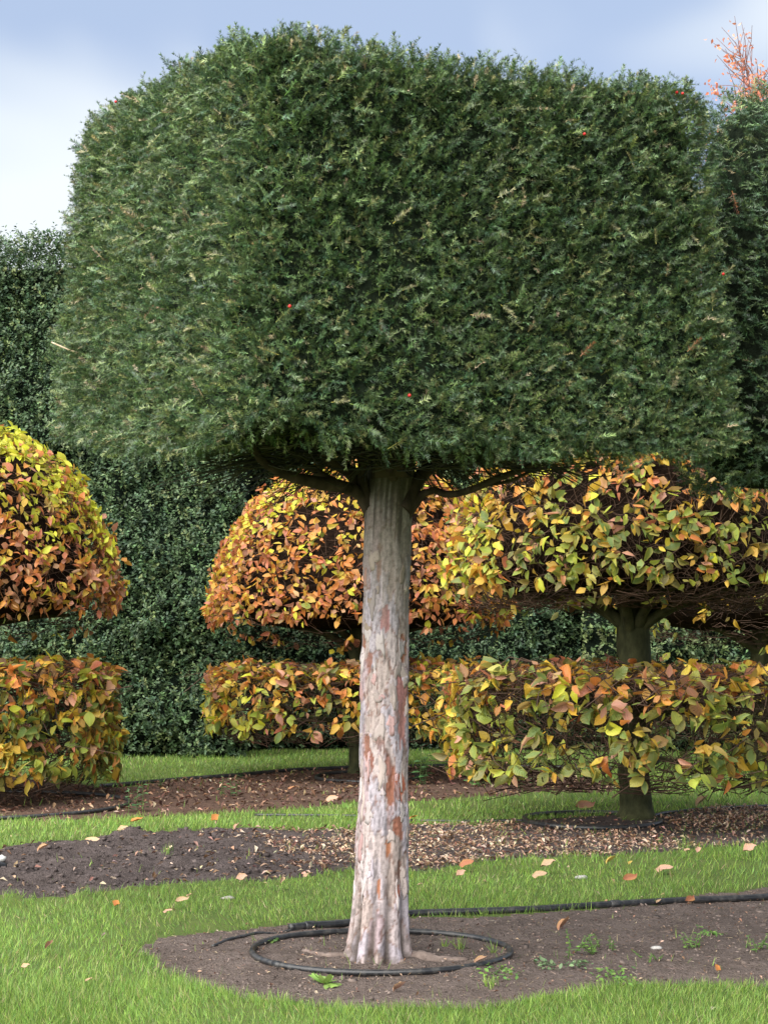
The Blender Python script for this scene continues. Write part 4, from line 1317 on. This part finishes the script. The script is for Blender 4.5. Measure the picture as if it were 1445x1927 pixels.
def ring(cx, cy, a, b_, rad, label, n=80, a0=0.0, a1=2 * math.pi, rag=0.0, joints=(0.62,)):
    c = gp(cx, cy)
    ex = a / FPX * c[1]
    top, bot = gp(cx, cy - b_), gp(cx, cy + b_)
    th = np.linspace(a0, a1, n)
    cyw, ey = (top[1] + bot[1]) / 2, (top[1] - bot[1]) / 2
    p = np.stack([c[0] + ex * np.cos(th) * (1 + rag * np.sin(3 * th + 1)), cyw + ey * np.sin(th) * (1 + rag * np.cos(2 * th)), th * 0], -1)
    zz = hgt(p[:, 0], p[:, 1])
    kk = np.hanning(n // 4 * 2 + 1); kk /= kk.sum()
    zz = np.convolve(np.concatenate([zz, zz, zz]), kk, mode='same')[n:2 * n]
    p[:, 2] = zz + rad * 0.8
    root = thing('hose_ring', (c[0], cyw, 0), label, 'hose', 'black hose rings round the tree trunks')
    V, Q, T = tube(p, rad, 10, True)
    mb = MB(); mb.add(V, Q, T)
    mb.build('hose', M_pipe, root, smooth=True)
    for f in joints:
        i = int(f * (n - 1)); t = nrm(p[min(i + 1, n - 1)] - p[max(i - 1, 0)])
        V, Q, T = tube([p[i] - t * 0.03, p[i] + t * 0.03], [rad * 1.18, rad * 1.18], 10, True)
        mb = MB(); mb.add(V, Q, T); mb.build('coupling', M_pipe, root)
ring(715, 1792, 238, 40, 0.0165, 'black hose ring lying round the pale yew trunk', 120, 0, 2 * math.pi, 0.012)
ring(1113, 1549, 125, 18, 0.024, 'black hose ring round the mossy beech trunk', 80, 0.35, 2 * math.pi - 0.1, 0.02, ())
ring(-40, 1520, 270, 26, 0.022, 'black hose ring partly seen under the beech at the left edge', 90, 0, 2 * math.pi, 0.01, ())
ring(690, 1466, 95, 9, 0.024, 'small dark hose ring round the beech trunk behind the yew', 60, 0, 2 * math.pi, 0.01, ())
pipe('irrigation_pipe', [(190, 1483), (330, 1471), (450, 1462), (560, 1452), (680, 1447), (780, 1445), (870, 1444), (1000, 1446), (1150, 1450)], 0.028, 'long black pipe in the shade along the edge of the back lawn', 'pipe', 60)
pipe('irrigation_pipe', [(480, 1534), (600, 1535), (680, 1537), (770, 1545), (850, 1547), (920, 1547), (990, 1548)], 0.016, 'half-buried pipe in the grass leading to the hose ring of the mossy beech', 'pipe', 40, 0.5)
pipe('irrigation_pipe', [(1225, 1538), (1262, 1531), (1310, 1528), (1380, 1524), (1445, 1520), (1600, 1512)], 0.018, 'black pipe running right from the mossy beech trunk', 'pipe', 40, 0.6)
pipe('pipe_end', [(-60, 1650), (-20, 1648), (12, 1646)], 0.028, 'black pipe stub poking out of the tilled soil at the left edge', 'pipe', 10, 0.9)

# ------------------------------------------------------------------ grass, clods, litter
def blades(n, xr, yr, dens_fn, length, width, tintpal, tw, seed, segs=2):
    x = rng.uniform(*xr, n); y = rng.uniform(*yr, n)
    keep = (np.abs(x) < 0.285 * y + 0.35)
    x, y = x[keep], y[keep]
    k = rng.random(len(x)) < dens_fn(x, y)
    x, y = x[k], y[k]
    n = len(x)
    z = hgt(x, y) - 0.006
    hv = 0.65 + 0.8 * n2(x, y, 1.3, 2, seed) * (0.6 + 0.8 * n2(x, y, 5.0, 2, seed + 1))
    L = length * hv * rng.uniform(0.55, 1.3, n)
    lean = rng.normal(size=(n, 2)) * 0.42 + (np.stack([n2(x, y, 1.2, 2, seed + 3), n2(x, y, 1.2, 2, seed + 4)], -1) - 0.5) * 1.1
    D = nrm(np.concatenate([lean, np.ones((n, 1))], -1))
    face = rdir(n)
    W = width * rng.uniform(0.6, 1.3, n)
    R = frames(D, face, np.stack([W, L, L], -1))
    c = pick(tintpal, tw, n, 0.18) * (0.55 + 0.9 * n2(x, y, 1.0, 3, seed + 6))[:, None]
    bend = 0.22
    tpl = (np.array([(-0.5, 0, 0), (0.5, 0, 0), (0.4, 0.55, bend * 0.3), (-0.4, 0.55, bend * 0.3), (0, 1.0, bend)], float), np.array([(0, 1, 2, 3)]), np.array([(3, 2, 4)]), None, None)
    return tpl, R, np.stack([x, y, z], -1), np.clip(c, 0.005, 0.7)
GP = [(0.165, 0.285, 0.055), (0.23, 0.36, 0.065), (0.11, 0.20, 0.045), (0.38, 0.33, 0.17), (0.29, 0.39, 0.085)]
def lawn_d(x, y):
    z = zone(x, y)
    bare = n2(x, y, 1.7, 3, 61)
    d = np.where(z == 0, 0.35 + 0.65 * sstep(0.25, 0.5, bare), 0.0)
    d = np.where(z == 2, 0.018 * (n2(x, y, 3.0, 2, 64) > 0.6), d)
    d = np.where(z == 1, 0.02 * (n2(x, y, 4.0, 2, 65) > 0.58), d)
    d = np.where((z == 3) | (z == 4), 0.05 * (n2(x, y, 3.0, 2, 66) > 0.55), d)
    return d
gm = MB()
for args in ((88000, (-2.3, 2.3), (5.4, 7.6), 0.052, 0.0027), (60000, (-3.2, 3.2), (7.6, 11.0), 0.052, 0.0036), (62000, (-4.9, 4.9), (11.0, 16.0), 0.062, 0.0058), (50000, (-7.6, 7.6), (16.0, 26.2), 0.075, 0.009)):
    tpl, R, P, c = blades(args[0], args[1], args[2], lawn_d, args[3], args[4], GP, [3, 3, 2, 0.6, 1.3], 71)
    gm.bake(tpl, R, P, c)
gm.build('grass', M_grass, kind='stuff', label='short green lawn grass between the soil beds', category='grass')

iv, it = ico(1.0, 0)
CL = []
for k in range(4):
    d = rng.uniform(0.45, 1.25, len(iv))
    CL.append((iv * d[:, None] * np.array([1, 1, 0.7]), None, it, None, None))
cm = MB()
def scat(n, xr, yr, zid, extra=None):
    x = rng.uniform(*xr, n); y = rng.uniform(*yr, n)
    k = np.isin(zone(x, y), zid) & (np.abs(x) < 0.285 * y + 0.4)
    if extra is not None:
        k &= rng.random(n) < extra(x, y)
    x, y = x[k], y[k]
    return np.stack([x, y, hgt(x, y)], -1)
# (points, size, tint)
for n, xr, yr, zid, s, col in ((4300, (-2.7, 2.7), (6.6, 10.6), (1,), 0.006, (0.15, 0.118, 0.102)), (420, (-2.7, 2.7), (6.6, 10.6), (1,), 0.013, (0.14, 0.11, 0.095)), (5600, (-3.6, 0.6), (9.6, 14.2), (2,), 0.0095, (0.085, 0.068, 0.064)), (1400, (-3.6, 0.6), (9.6, 14.2), (2,), 0.015, (0.085, 0.068, 0.063)),
                                (1000, (-2, 5), (11, 16.5), (3,), 0.012, (0.09, 0.06, 0.048)), (1600, (-6, 3), (15, 22), (4,), 0.02, (0.08, 0.052, 0.04))):
    P = scat(n, xr, yr, zid)
    m = len(P)
    sz = s * np.minimum(np.exp(rng.normal(size=m) * 0.55), 2.0)
    P[:, 2] += sz * 0.05
    R = frames(nrm(rdir(m) * np.array([1, 1, 0.3])), np.tile([0, 0, 1.0], (m, 1)) + rdir(m) * 0.4, np.stack([sz * rng.uniform(0.7, 1.4, m), sz * rng.uniform(0.7, 1.4, m), sz * rng.uniform(0.6, 1.1, m)], -1))
    c = np.array(col) * rng.uniform(0.55, 1.5, (m, 1))
    v = rng.integers(0, 4, m)
    for k in range(4):
        cm.bake(CL[k], R[v == k], P[v == k], c[v == k])
cm.build('soil_clods', M_clod, smooth=False, kind='stuff', label='crumbled clods lying on the bare soil beds', category='soil')

lm = MB()
LP = [(0.29, 0.17, 0.105), (0.40, 0.27, 0.185), (0.16, 0.085, 0.05), (0.50, 0.38, 0.28), (0.11, 0.055, 0.04)]
RC = gp(1113, 1549)
def mulch_d(x, y):
    e = ((x - RC[0]) / 0.74) ** 2 + ((y - RC[1]) / 0.9) ** 2
    return np.where(e < 1, 0.12, 1.0) * (0.25 + 0.75 * sstep(0.3, 0.55, n2(x, y, 1.1, 3, 90)))
for n, xr, yr, zid, s, fn, w in ((30000, (-2.2, 5.2), (11.0, 16.5), (3,), 0.042, mulch_d, [3, 3, 1.2, 3, 1]), (7500, (-6.5, 3.2), (14.5, 22.5), (4,), 0.065, mulch_d, [3, 1.5, 4, 0.5, 4]), (2600, (-3.6, 0.6), (9.6, 14), (2,), 0.05, lambda x, y: 0.15 + 0.85 * sstep(-2.2, -0.6, x), [2, 3, 2, 2, 2]),
                                 (1900, (-2.7, 2.7), (6.6, 10.6), (1,), 0.019, None, [2, 3, 2, 2, 2]), (300, (-3.5, 4.5), (7, 17), (0,), 0.035, None, [2, 3, 1, 2, 0.5])):
    P = scat(n, xr, yr, zid, fn)
    m = len(P)
    sz = s * rng.uniform(0.5, 1.35, m)
    P[:, 2] += 0.006 + rng.uniform(0, 0.012, m)
    R = frames(nrm(rdir(m) * np.array([1, 1, 0.35])), np.tile([0, 0, 1.0], (m, 1)) + rdir(m) * 0.6, sz)
    c = pick(LP, w, m, 0.2)
    v = rng.integers(0, 2, m)
    for k in range(2):
        lm.bake(DEAD_S[k], R[v == k], P[v == k], c[v == k])
lm.build('leaf_litter', M_litter, smooth=True, kind='stuff', label='dry brown leaf litter on the soil under the beeches', category='leaf litter')
# straw-like debris on the bed is part of the litter of the yew
sm = MB()
P = scat(7000, (-2.7, 2.7), (6.6, 10.6), (1,))
m = len(P)
P[:, 2] += 0.006
st = (np.array([(-0.5, -0.5, 0), (0.5, -0.5, 0.3), (0.4, 0.5, 0), (-0.4, 0.5, 0.3)], float), np.array([(0, 1, 2, 3)]), None, None, None)
L = rng.uniform(0.012, 0.05, m)
sm.bake(st, frames(nrm(rdir(m) * np.array([1, 1, 0.2])), np.tile([0, 0, 1.0], (m, 1)) + rdir(m) * 0.5, np.stack([np.full(m, 0.0028), L, np.full(m, 0.004)], -1)), P, pick([(0.20, 0.14, 0.10), (0.34, 0.26, 0.19), (0.09, 0.06, 0.045)], [2, 2, 2], m, 0.2))
sm.build('needle_litter', M_litter, kind='stuff', label='dry needles and straw bits scattered on the soil bed', category='litter')

# ------------------------------------------------------------------ fallen leaves that can be picked out one by one
def fall(px, py, wpx, col, label, tilt=0.35, v=0, yaw=None, lift=0.012):
    p = gp(px, py)
    s = wpx / FPX * p[1]
    a = rng.uniform(0, 2 * math.pi) if yaw is None else yaw
    D = nrm(np.array([[math.cos(a), math.sin(a), rng.uniform(0.05, 0.25)]]))
    N = nrm(np.array([[rng.normal() * tilt, -0.35 + rng.normal() * tilt, 1.0]]))
    R = frames(D, N, np.array([[s * 1.0, s, s]]))[0]
    c = p - R @ np.array([0, 0.5, 0])
    c[2] = h1(p[0], p[1]) + lift
    place(DEAD_ME[v % 4], 'fallen_leaf', R, c, col, None, label=label, category='leaf', group='fallen leaves on the lawn and soil')
RB, TN, PK, YL, DB, OG = (0.36, 0.14, 0.075), (0.45, 0.31, 0.20), (0.50, 0.30, 0.22), (0.52, 0.38, 0.10), (0.16, 0.08, 0.05), (0.48, 0.18, 0.05)
GRASS_LIFT = 0.05
for a in ((1184, 1668, 26, RB, 'curled pinkish brown leaf standing in the grass below the mossy beech', 0.7, 0, 0.3, GRASS_LIFT), (878, 1640, 26, RB, 'reddish brown leaf on the grass right of the yew trunk', 0.3, 3, 0.1, GRASS_LIFT),
          (1032, 1645, 28, TN, 'broad tan leaf on the grass strip, upper of a pair right of the trunk', 0.15, 1, 0.0, GRASS_LIFT), (1015, 1661, 26, TN, 'flat tan leaf on the grass strip, lower of a pair right of the trunk', 0.15, 3, 0.1, GRASS_LIFT),
          (868, 1661, 20, PK, 'small pale pink leaf on the grass just right of the yew trunk', 0.4, 1, 0.5, GRASS_LIFT), (1150, 1637, 20, YL, 'yellow tan leaf in the grass strip, larger of two yellowish ones', 0.3, 2, 0.2, GRASS_LIFT),
          (1184, 1640, 14, YL, 'small yellow leaf upright in the grass strip', 0.7, 0, 1.2, GRASS_LIFT), (1250, 1646, 30, PK, 'wide faded pink leaf sunk in the grass strip right of the yellow one', 0.1, 3, 0.0, 0.035),
          (1311, 1617, 18, PK, 'crumpled pale leaf at the upper edge of the grass strip on the right', 0.5, 0, 1.4, GRASS_LIFT), (1294, 1615, 16, TN, 'little tan leaf touching the crumpled one on the right grass strip', 0.4, 1, 0.8, GRASS_LIFT),
          (1411, 1614, 26, PK, 'pale leaf on the grass at the far right under the hose line', 0.2, 1, 0.2, GRASS_LIFT), (872, 1753, 0, RB, '', 0, 0, 0, 0),
          (1062, 1745, 32, (0.42, 0.22, 0.14), 'long rolled orange brown leaf on the soil right of the hose ring', 0.3, 2, 0.6, 0.014), (1294, 1697, 22, RB, 'brown leaf leaning on the thick black pipe', 0.8, 0, 0.9, 0.03),
          (1350, 1830, 20, OG, 'bright rust leaf standing at the edge of the soil bed, lower right', 0.9, 1, 1.2, 0.02), (753, 1865, 28, PK, 'split pale leaf on the soil below the hose ring', 0.3, 2, -0.5, 0.012),
          (1212, 1750, 0, RB, '', 0, 0, 0, 0), (220, 1719, 20, OG, 'upright rusty leaf in the grass on the left lawn', 0.9, 1, 1.4, GRASS_LIFT), (343, 1711, 24, TN, 'tan curled leaf on the grass left of the trunk below the dark soil', 0.5, 0, 0.4, GRASS_LIFT),
          (358, 1701, 14, PK, 'small peach leaf beside the tan curled one on the left lawn', 0.4, 1, 1.0, GRASS_LIFT), (316, 1728, 16, PK, 'faint pink leaf half hidden in the left lawn', 0.4, 3, 0.4, 0.04), (455, 1672, 20, PK, 'pale leaf where grass meets dark soil left of the trunk', 0.4, 1, 0.2, GRASS_LIFT),
          (580, 1661, 22, TN, 'round tan leaf on the grass just left of the yew trunk', 0.3, 3, 0.7, GRASS_LIFT), (528, 1675, 18, TN, 'narrow upright tan leaf left of the round tan leaf', 0.9, 2, 1.5, GRASS_LIFT), (90, 1800, 20, DB, 'dark brown leaf in the foreground grass at the left', 0.6, 2, 1.3, GRASS_LIFT),
          (167, 1867, 14, TN, 'tiny tan leaf in the foreground grass at bottom left', 0.5, 0, 0.7, GRASS_LIFT), (48, 1840, 16, TN, 'dry tan leaf at the left edge of the foreground grass', 0.3, 1, 0.2, GRASS_LIFT),
          (170, 1592, 34, TN, 'long flat straw coloured leaf on the upper edge of the dark soil', 0.1, 3, 0.1, 0.02), (82, 1626, 22, (0.45, 0.27, 0.17), 'orange tan leaf lying in the dark soil at the left', 0.3, 2, 0.5, 0.02),
          (405, 1553, 20, OG, 'orange leaf on the narrow grass strip above the dark soil', 0.6, 1, 1.0, GRASS_LIFT), (258, 1556, 22, OG, 'orange leaf at the grass edge left of the other orange one', 0.5, 0, 0.2, GRASS_LIFT), (232, 1568, 22, TN, 'pale leaf on the upper border of the dark soil', 0.2, 1, 0.1, 0.02),
          (445, 1567, 18, PK, 'peach leaf at the corner of the dark soil and mulch', 0.5, 2, 1.2, 0.02), (625, 1513, 22, PK, 'peach leaf on the grass beside the trunk above the mulch', 0.2, 3, 0.3, GRASS_LIFT), (550, 1493, 18, (0.42, 0.2, 0.12), 'curled brown leaf on shaded soil left of the trunk', 0.5, 0, 0.7, 0.02),
          (776, 1546, 20, OG, 'bright orange leaf touching the trunk edge on the right', 0.5, 3, 0.4, 0.03), (1100, 1522, 34, (0.26, 0.13, 0.09), 'big brown curled leaf on the soil left of the mossy trunk', 0.4, 0, 0.2, 0.03), (1283, 1650, 0, RB, '', 0, 0, 0, 0),
          (1320, 1520, 30, TN, 'dry twisted leaf on the mulch right of the mossy trunk', 0.4, 2, 0.6, 0.03), (1238, 1700, 14, TN, 'small dry leaf by the pipe on the soil bed', 0.5, 0, 0.9, 0.02), (905, 1815, 24, (0.3, 0.18, 0.12), 'flat brown leaf on soil at the right of the hose ring', 0.2, 2, 0.1, 0.012)):
    if a[2]:
        fall(a[0], a[1], a[2] * 1.1, a[3], a[4], a[5], a[6], a[7], a[8])

# pale stick, stone chips
def chip(name, px, py, w, h, col, label, cat):
    p = gp(px, py); s = w / FPX * p[1]
    V, T = ico(1.0, 1)
    V = V * (1 + (fbm(V * 2.0 + px, 2, px % 50) - 0.5)[:, None] * 0.6) * np.array([s * 0.5, s * 0.3, s * 0.5 * h])
    z = h1(p[0], p[1])
    m, nt, b, _ = new_mat('chip_' + cat)
    nt.links.new(ramp(nt, noise(nt, 60, 3), 0.3, 0.7, tuple(c * 0.7 for c in col), col), b.inputs['Base Color'])
    me = make_mesh(name, V, None, T, smooth=True, mat=m)
    obj(name, me, None, (p[0], p[1], z + s * 0.2 * h), label=label, category=cat)
chip('wood_piece', 1093, 1654, 26, 0.35, (0.42, 0.40, 0.38), 'pale grey piece of wood in the grass strip right of the trunk', 'wood')
chip('stone', 1022, 1783, 0.1, 0.5, (0.5, 0.48, 0.45), 'tiny stone', 'stone') if False else None
chip('stone', 1234, 1780, 20, 0.4, (0.46, 0.44, 0.41), 'small whitish stone chip among weeds on the soil bed', 'stone')
chip('stone', 4, 1632, 16, 0.8, (0.50, 0.50, 0.47), 'grey stone above the pipe stub at the left edge', 'stone')
chip('stone', 430, 1692, 26, 0.3, (0.36, 0.33, 0.30), 'flat grey stone at the lower edge of the dark tilled soil', 'stone')

# ------------------------------------------------------------------ weeds
WG = [(0.14, 0.26, 0.05), (0.20, 0.34, 0.07), (0.10, 0.19, 0.05)]
def weed(px, py, wpx, label, style, hpx=None, col=None):
    p = gp(px, py); u = p[1] / FPX
    w = wpx * u; h = (hpx or wpx * 0.4) * u
    z = h1(p[0], p[1])
    root = thing('weed', (p[0], p[1], z), label, 'weed', 'weeds on the soil and grass')
    pal = [col] if col else WG
    if style == 'rosette':
        for k in range(11):
            a = k * 2.4; l = w * rng.uniform(0.35, 0.6)
            R = frames(np.array([[math.cos(a), math.sin(a), rng.uniform(0.15, 0.9)]]), np.array([[0, 0, 1.0]]) + rdir(1) * 0.3, np.array([[l * 0.75, l, l]]))
            mb = MB(); t = LEAF[[0, 2, 4][k % 3]]
            mb.bake(t, R, np.array([[p[0], p[1], z + 0.004]]), pick(pal, [1] * len(pal), 1, 0.12))
            mb.build('leaf', M_weed, root, smooth=True)
    elif style == 'upright':
        mb = MB(); lf = MB()
        for s in range(max(2, int(wpx / 9))):
            b = np.array([p[0] + rng.normal() * w * 0.22, p[1] + rng.normal() * w * 0.3, 0]); b[2] = h1(b[0], b[1])
            e = b + np.array([rng.normal() * w * 0.15, rng.normal() * w * 0.15, h * rng.uniform(0.6, 1.05)])
            V, Q, T = tube([b, (b + e) / 2, e], [0.004, 0.003, 0.002], 4, False)
            sm_ = MB(); sm_.add(V, Q, None, (0.10, 0.16, 0.05)); sm_.build('stem', M_twig, root)
            nl = 9
            f = np.linspace(0.15, 1.0, nl)[:, None]
            P = b + (e - b) * f
            a = np.arange(nl) * 2.2 + rng.uniform(0, 6)
            D = np.stack([np.cos(a), np.sin(a), np.full(nl, 0.1)], -1)
            l = h * 0.32 * (1.1 - 0.5 * f[:, 0])
            lf.bake(LEAF_S[0], frames(D, np.tile([0, 0, 1.0], (nl, 1)) + rdir(nl) * 0.3, np.stack([l * 1.1, l, l], -1)), P, pick(pal, [1] * len(pal), nl, 0.15))
        lf.build('leaves', M_weed, root, smooth=True, kind='stuff')
    elif style == 'mat':
        lf = MB(); n = int(wpx * 1.3)
        P = np.stack([p[0] + rng.normal(size=n) * w * 0.28, p[1] + rng.normal(size=n) * w * 0.5, np.zeros(n)], -1)
        P[:, 2] = hgt(P[:, 0], P[:, 1]) + rng.uniform(0.002, max(h * 0.5, 0.01), n)
        l = rng.uniform(0.012, 0.03, n)
        lf.bake(LEAF_S[0], frames(nrm(rdir(n) * np.array([1, 1, 0.5])), np.tile([0, 0, 1.0], (n, 1)) + rdir(n) * 0.6, l * 1.2), P, pick(pal, [1] * len(pal), n, 0.18))
        lf.build('leaves', M_weed, root, smooth=True, kind='stuff')
    else:
        n = int(wpx * 1.2)
        lf = MB()
        P = np.stack([p[0] + rng.normal(size=n) * w * 0.2, p[1] + rng.normal(size=n) * w * 0.25, np.zeros(n)], -1)
        P[:, 2] = hgt(P[:, 0], P[:, 1]) - 0.003
        D = nrm(np.concatenate([rng.normal(size=(n, 2)) * 0.45, np.ones((n, 1))], -1))
        L = h * rng.uniform(0.5, 1.1, n)
        tpl = (np.array([(-0.5, 0, 0), (0.5, 0, 0), (0.4, 0.55, 0.07), (-0.4, 0.55, 0.07), (0, 1.0, 0.22)], float), np.array([(0, 1, 2, 3)]), np.array([(3, 2, 4)]), None, None)
        lf.bake(tpl, frames(D, rdir(n), np.stack([np.full(n, 0.004), L, L], -1)), P, pick(GP, [2, 3, 1, 0.3, 2], n, 0.15))
        lf.build('blades', M_grass, root, kind='stuff')
weed(612, 1848, 66, 'broad-leaved pale green rosette weed just below the hose ring', 'rosette', 26, (0.24, 0.38, 0.09))
weed(1093, 1790, 80, 'largest leafy weed clump on the soil bed right of the hose ring', 'upright', 34)
weed(1145, 1782, 44, 'smaller leafy weed touching the largest clump on the bed', 'upright', 26)
weed(1025, 1810, 46, 'low greyish green weed patch left of the largest clump', 'mat', 8, (0.14, 0.22, 0.10))
weed(1085, 1814, 52, 'flat greyish green weed mat below the largest clump', 'mat', 8, (0.14, 0.22, 0.10))
weed(1235, 1803, 46, 'light green weed by the white stone chip on the bed', 'upright', 18)
weed(1300, 1778, 46, 'ferny weed at the right side of the soil bed', 'upright', 30)
weed(1420, 1782, 50, 'sprawling weed near the right edge of the soil bed', 'upright', 30)
weed(1335, 1755, 36, 'small sprig of weed below the pipe on the right', 'mat', 12)
weed(1165, 1838, 84, 'loose weed mat along the lower edge of the soil bed', 'mat', 14)
weed(940, 1830, 60, 'weed mat hugging the right end of the hose ring', 'mat', 14)
weed(925, 1852, 40, 'grassy weed below the right end of the hose ring', 'tuft', 22)
weed(868, 1782, 22, 'few tall grass blades inside the hose ring', 'tuft', 32)
weed(836, 1778, 14, 'thin grass seedling inside the hose ring near the trunk', 'tuft', 24)
weed(925, 1786, 16, 'grass seedling beside the right end of the hose ring', 'tuft', 24)
weed(515, 1770, 16, 'tiny light green seedling inside the left part of the hose ring', 'mat', 12)
weed(432, 1502, 34, 'nettle-like weed on the shaded soil between the beeches', 'upright', 36, (0.10, 0.20, 0.07))
weed(262, 1527, 30, 'tall nettle-like weed at the grass edge right of the left beech', 'upright', 52, (0.10, 0.20, 0.08))
weed(449, 1470, 32, 'dark nettle clump beside the pipe in the shade', 'upright', 34, (0.07, 0.14, 0.05))
weed(310, 1482, 20, 'small weed by the pipe near the left beech', 'upright', 22, (0.12, 0.22, 0.08))
weed(793, 1480, 36, 'dark nettle stand directly right of the yew trunk', 'upright', 60, (0.07, 0.14, 0.05))
weed(905, 1482, 52, 'leafy weeds on the mulch under the right beech tier', 'upright', 38, (0.10, 0.20, 0.06))
weed(978, 1488, 44, 'pale weeds left of the mossy beech trunk', 'upright', 34, (0.14, 0.26, 0.09))
weed(1290, 1600, 26, 'upright grass tuft at the upper edge of the right lawn strip', 'tuft', 34)
weed(1243, 1596, 20, 'single leafy sprout on the mulch in front of the mossy beech', 'upright', 20)
weed(315, 1623, 26, 'straw-coloured grass tuft growing on the dark tilled soil', 'tuft', 20)
weed(895, 1556, 40, 'small weeds on the mulch left of the beech hose ring', 'mat', 16)
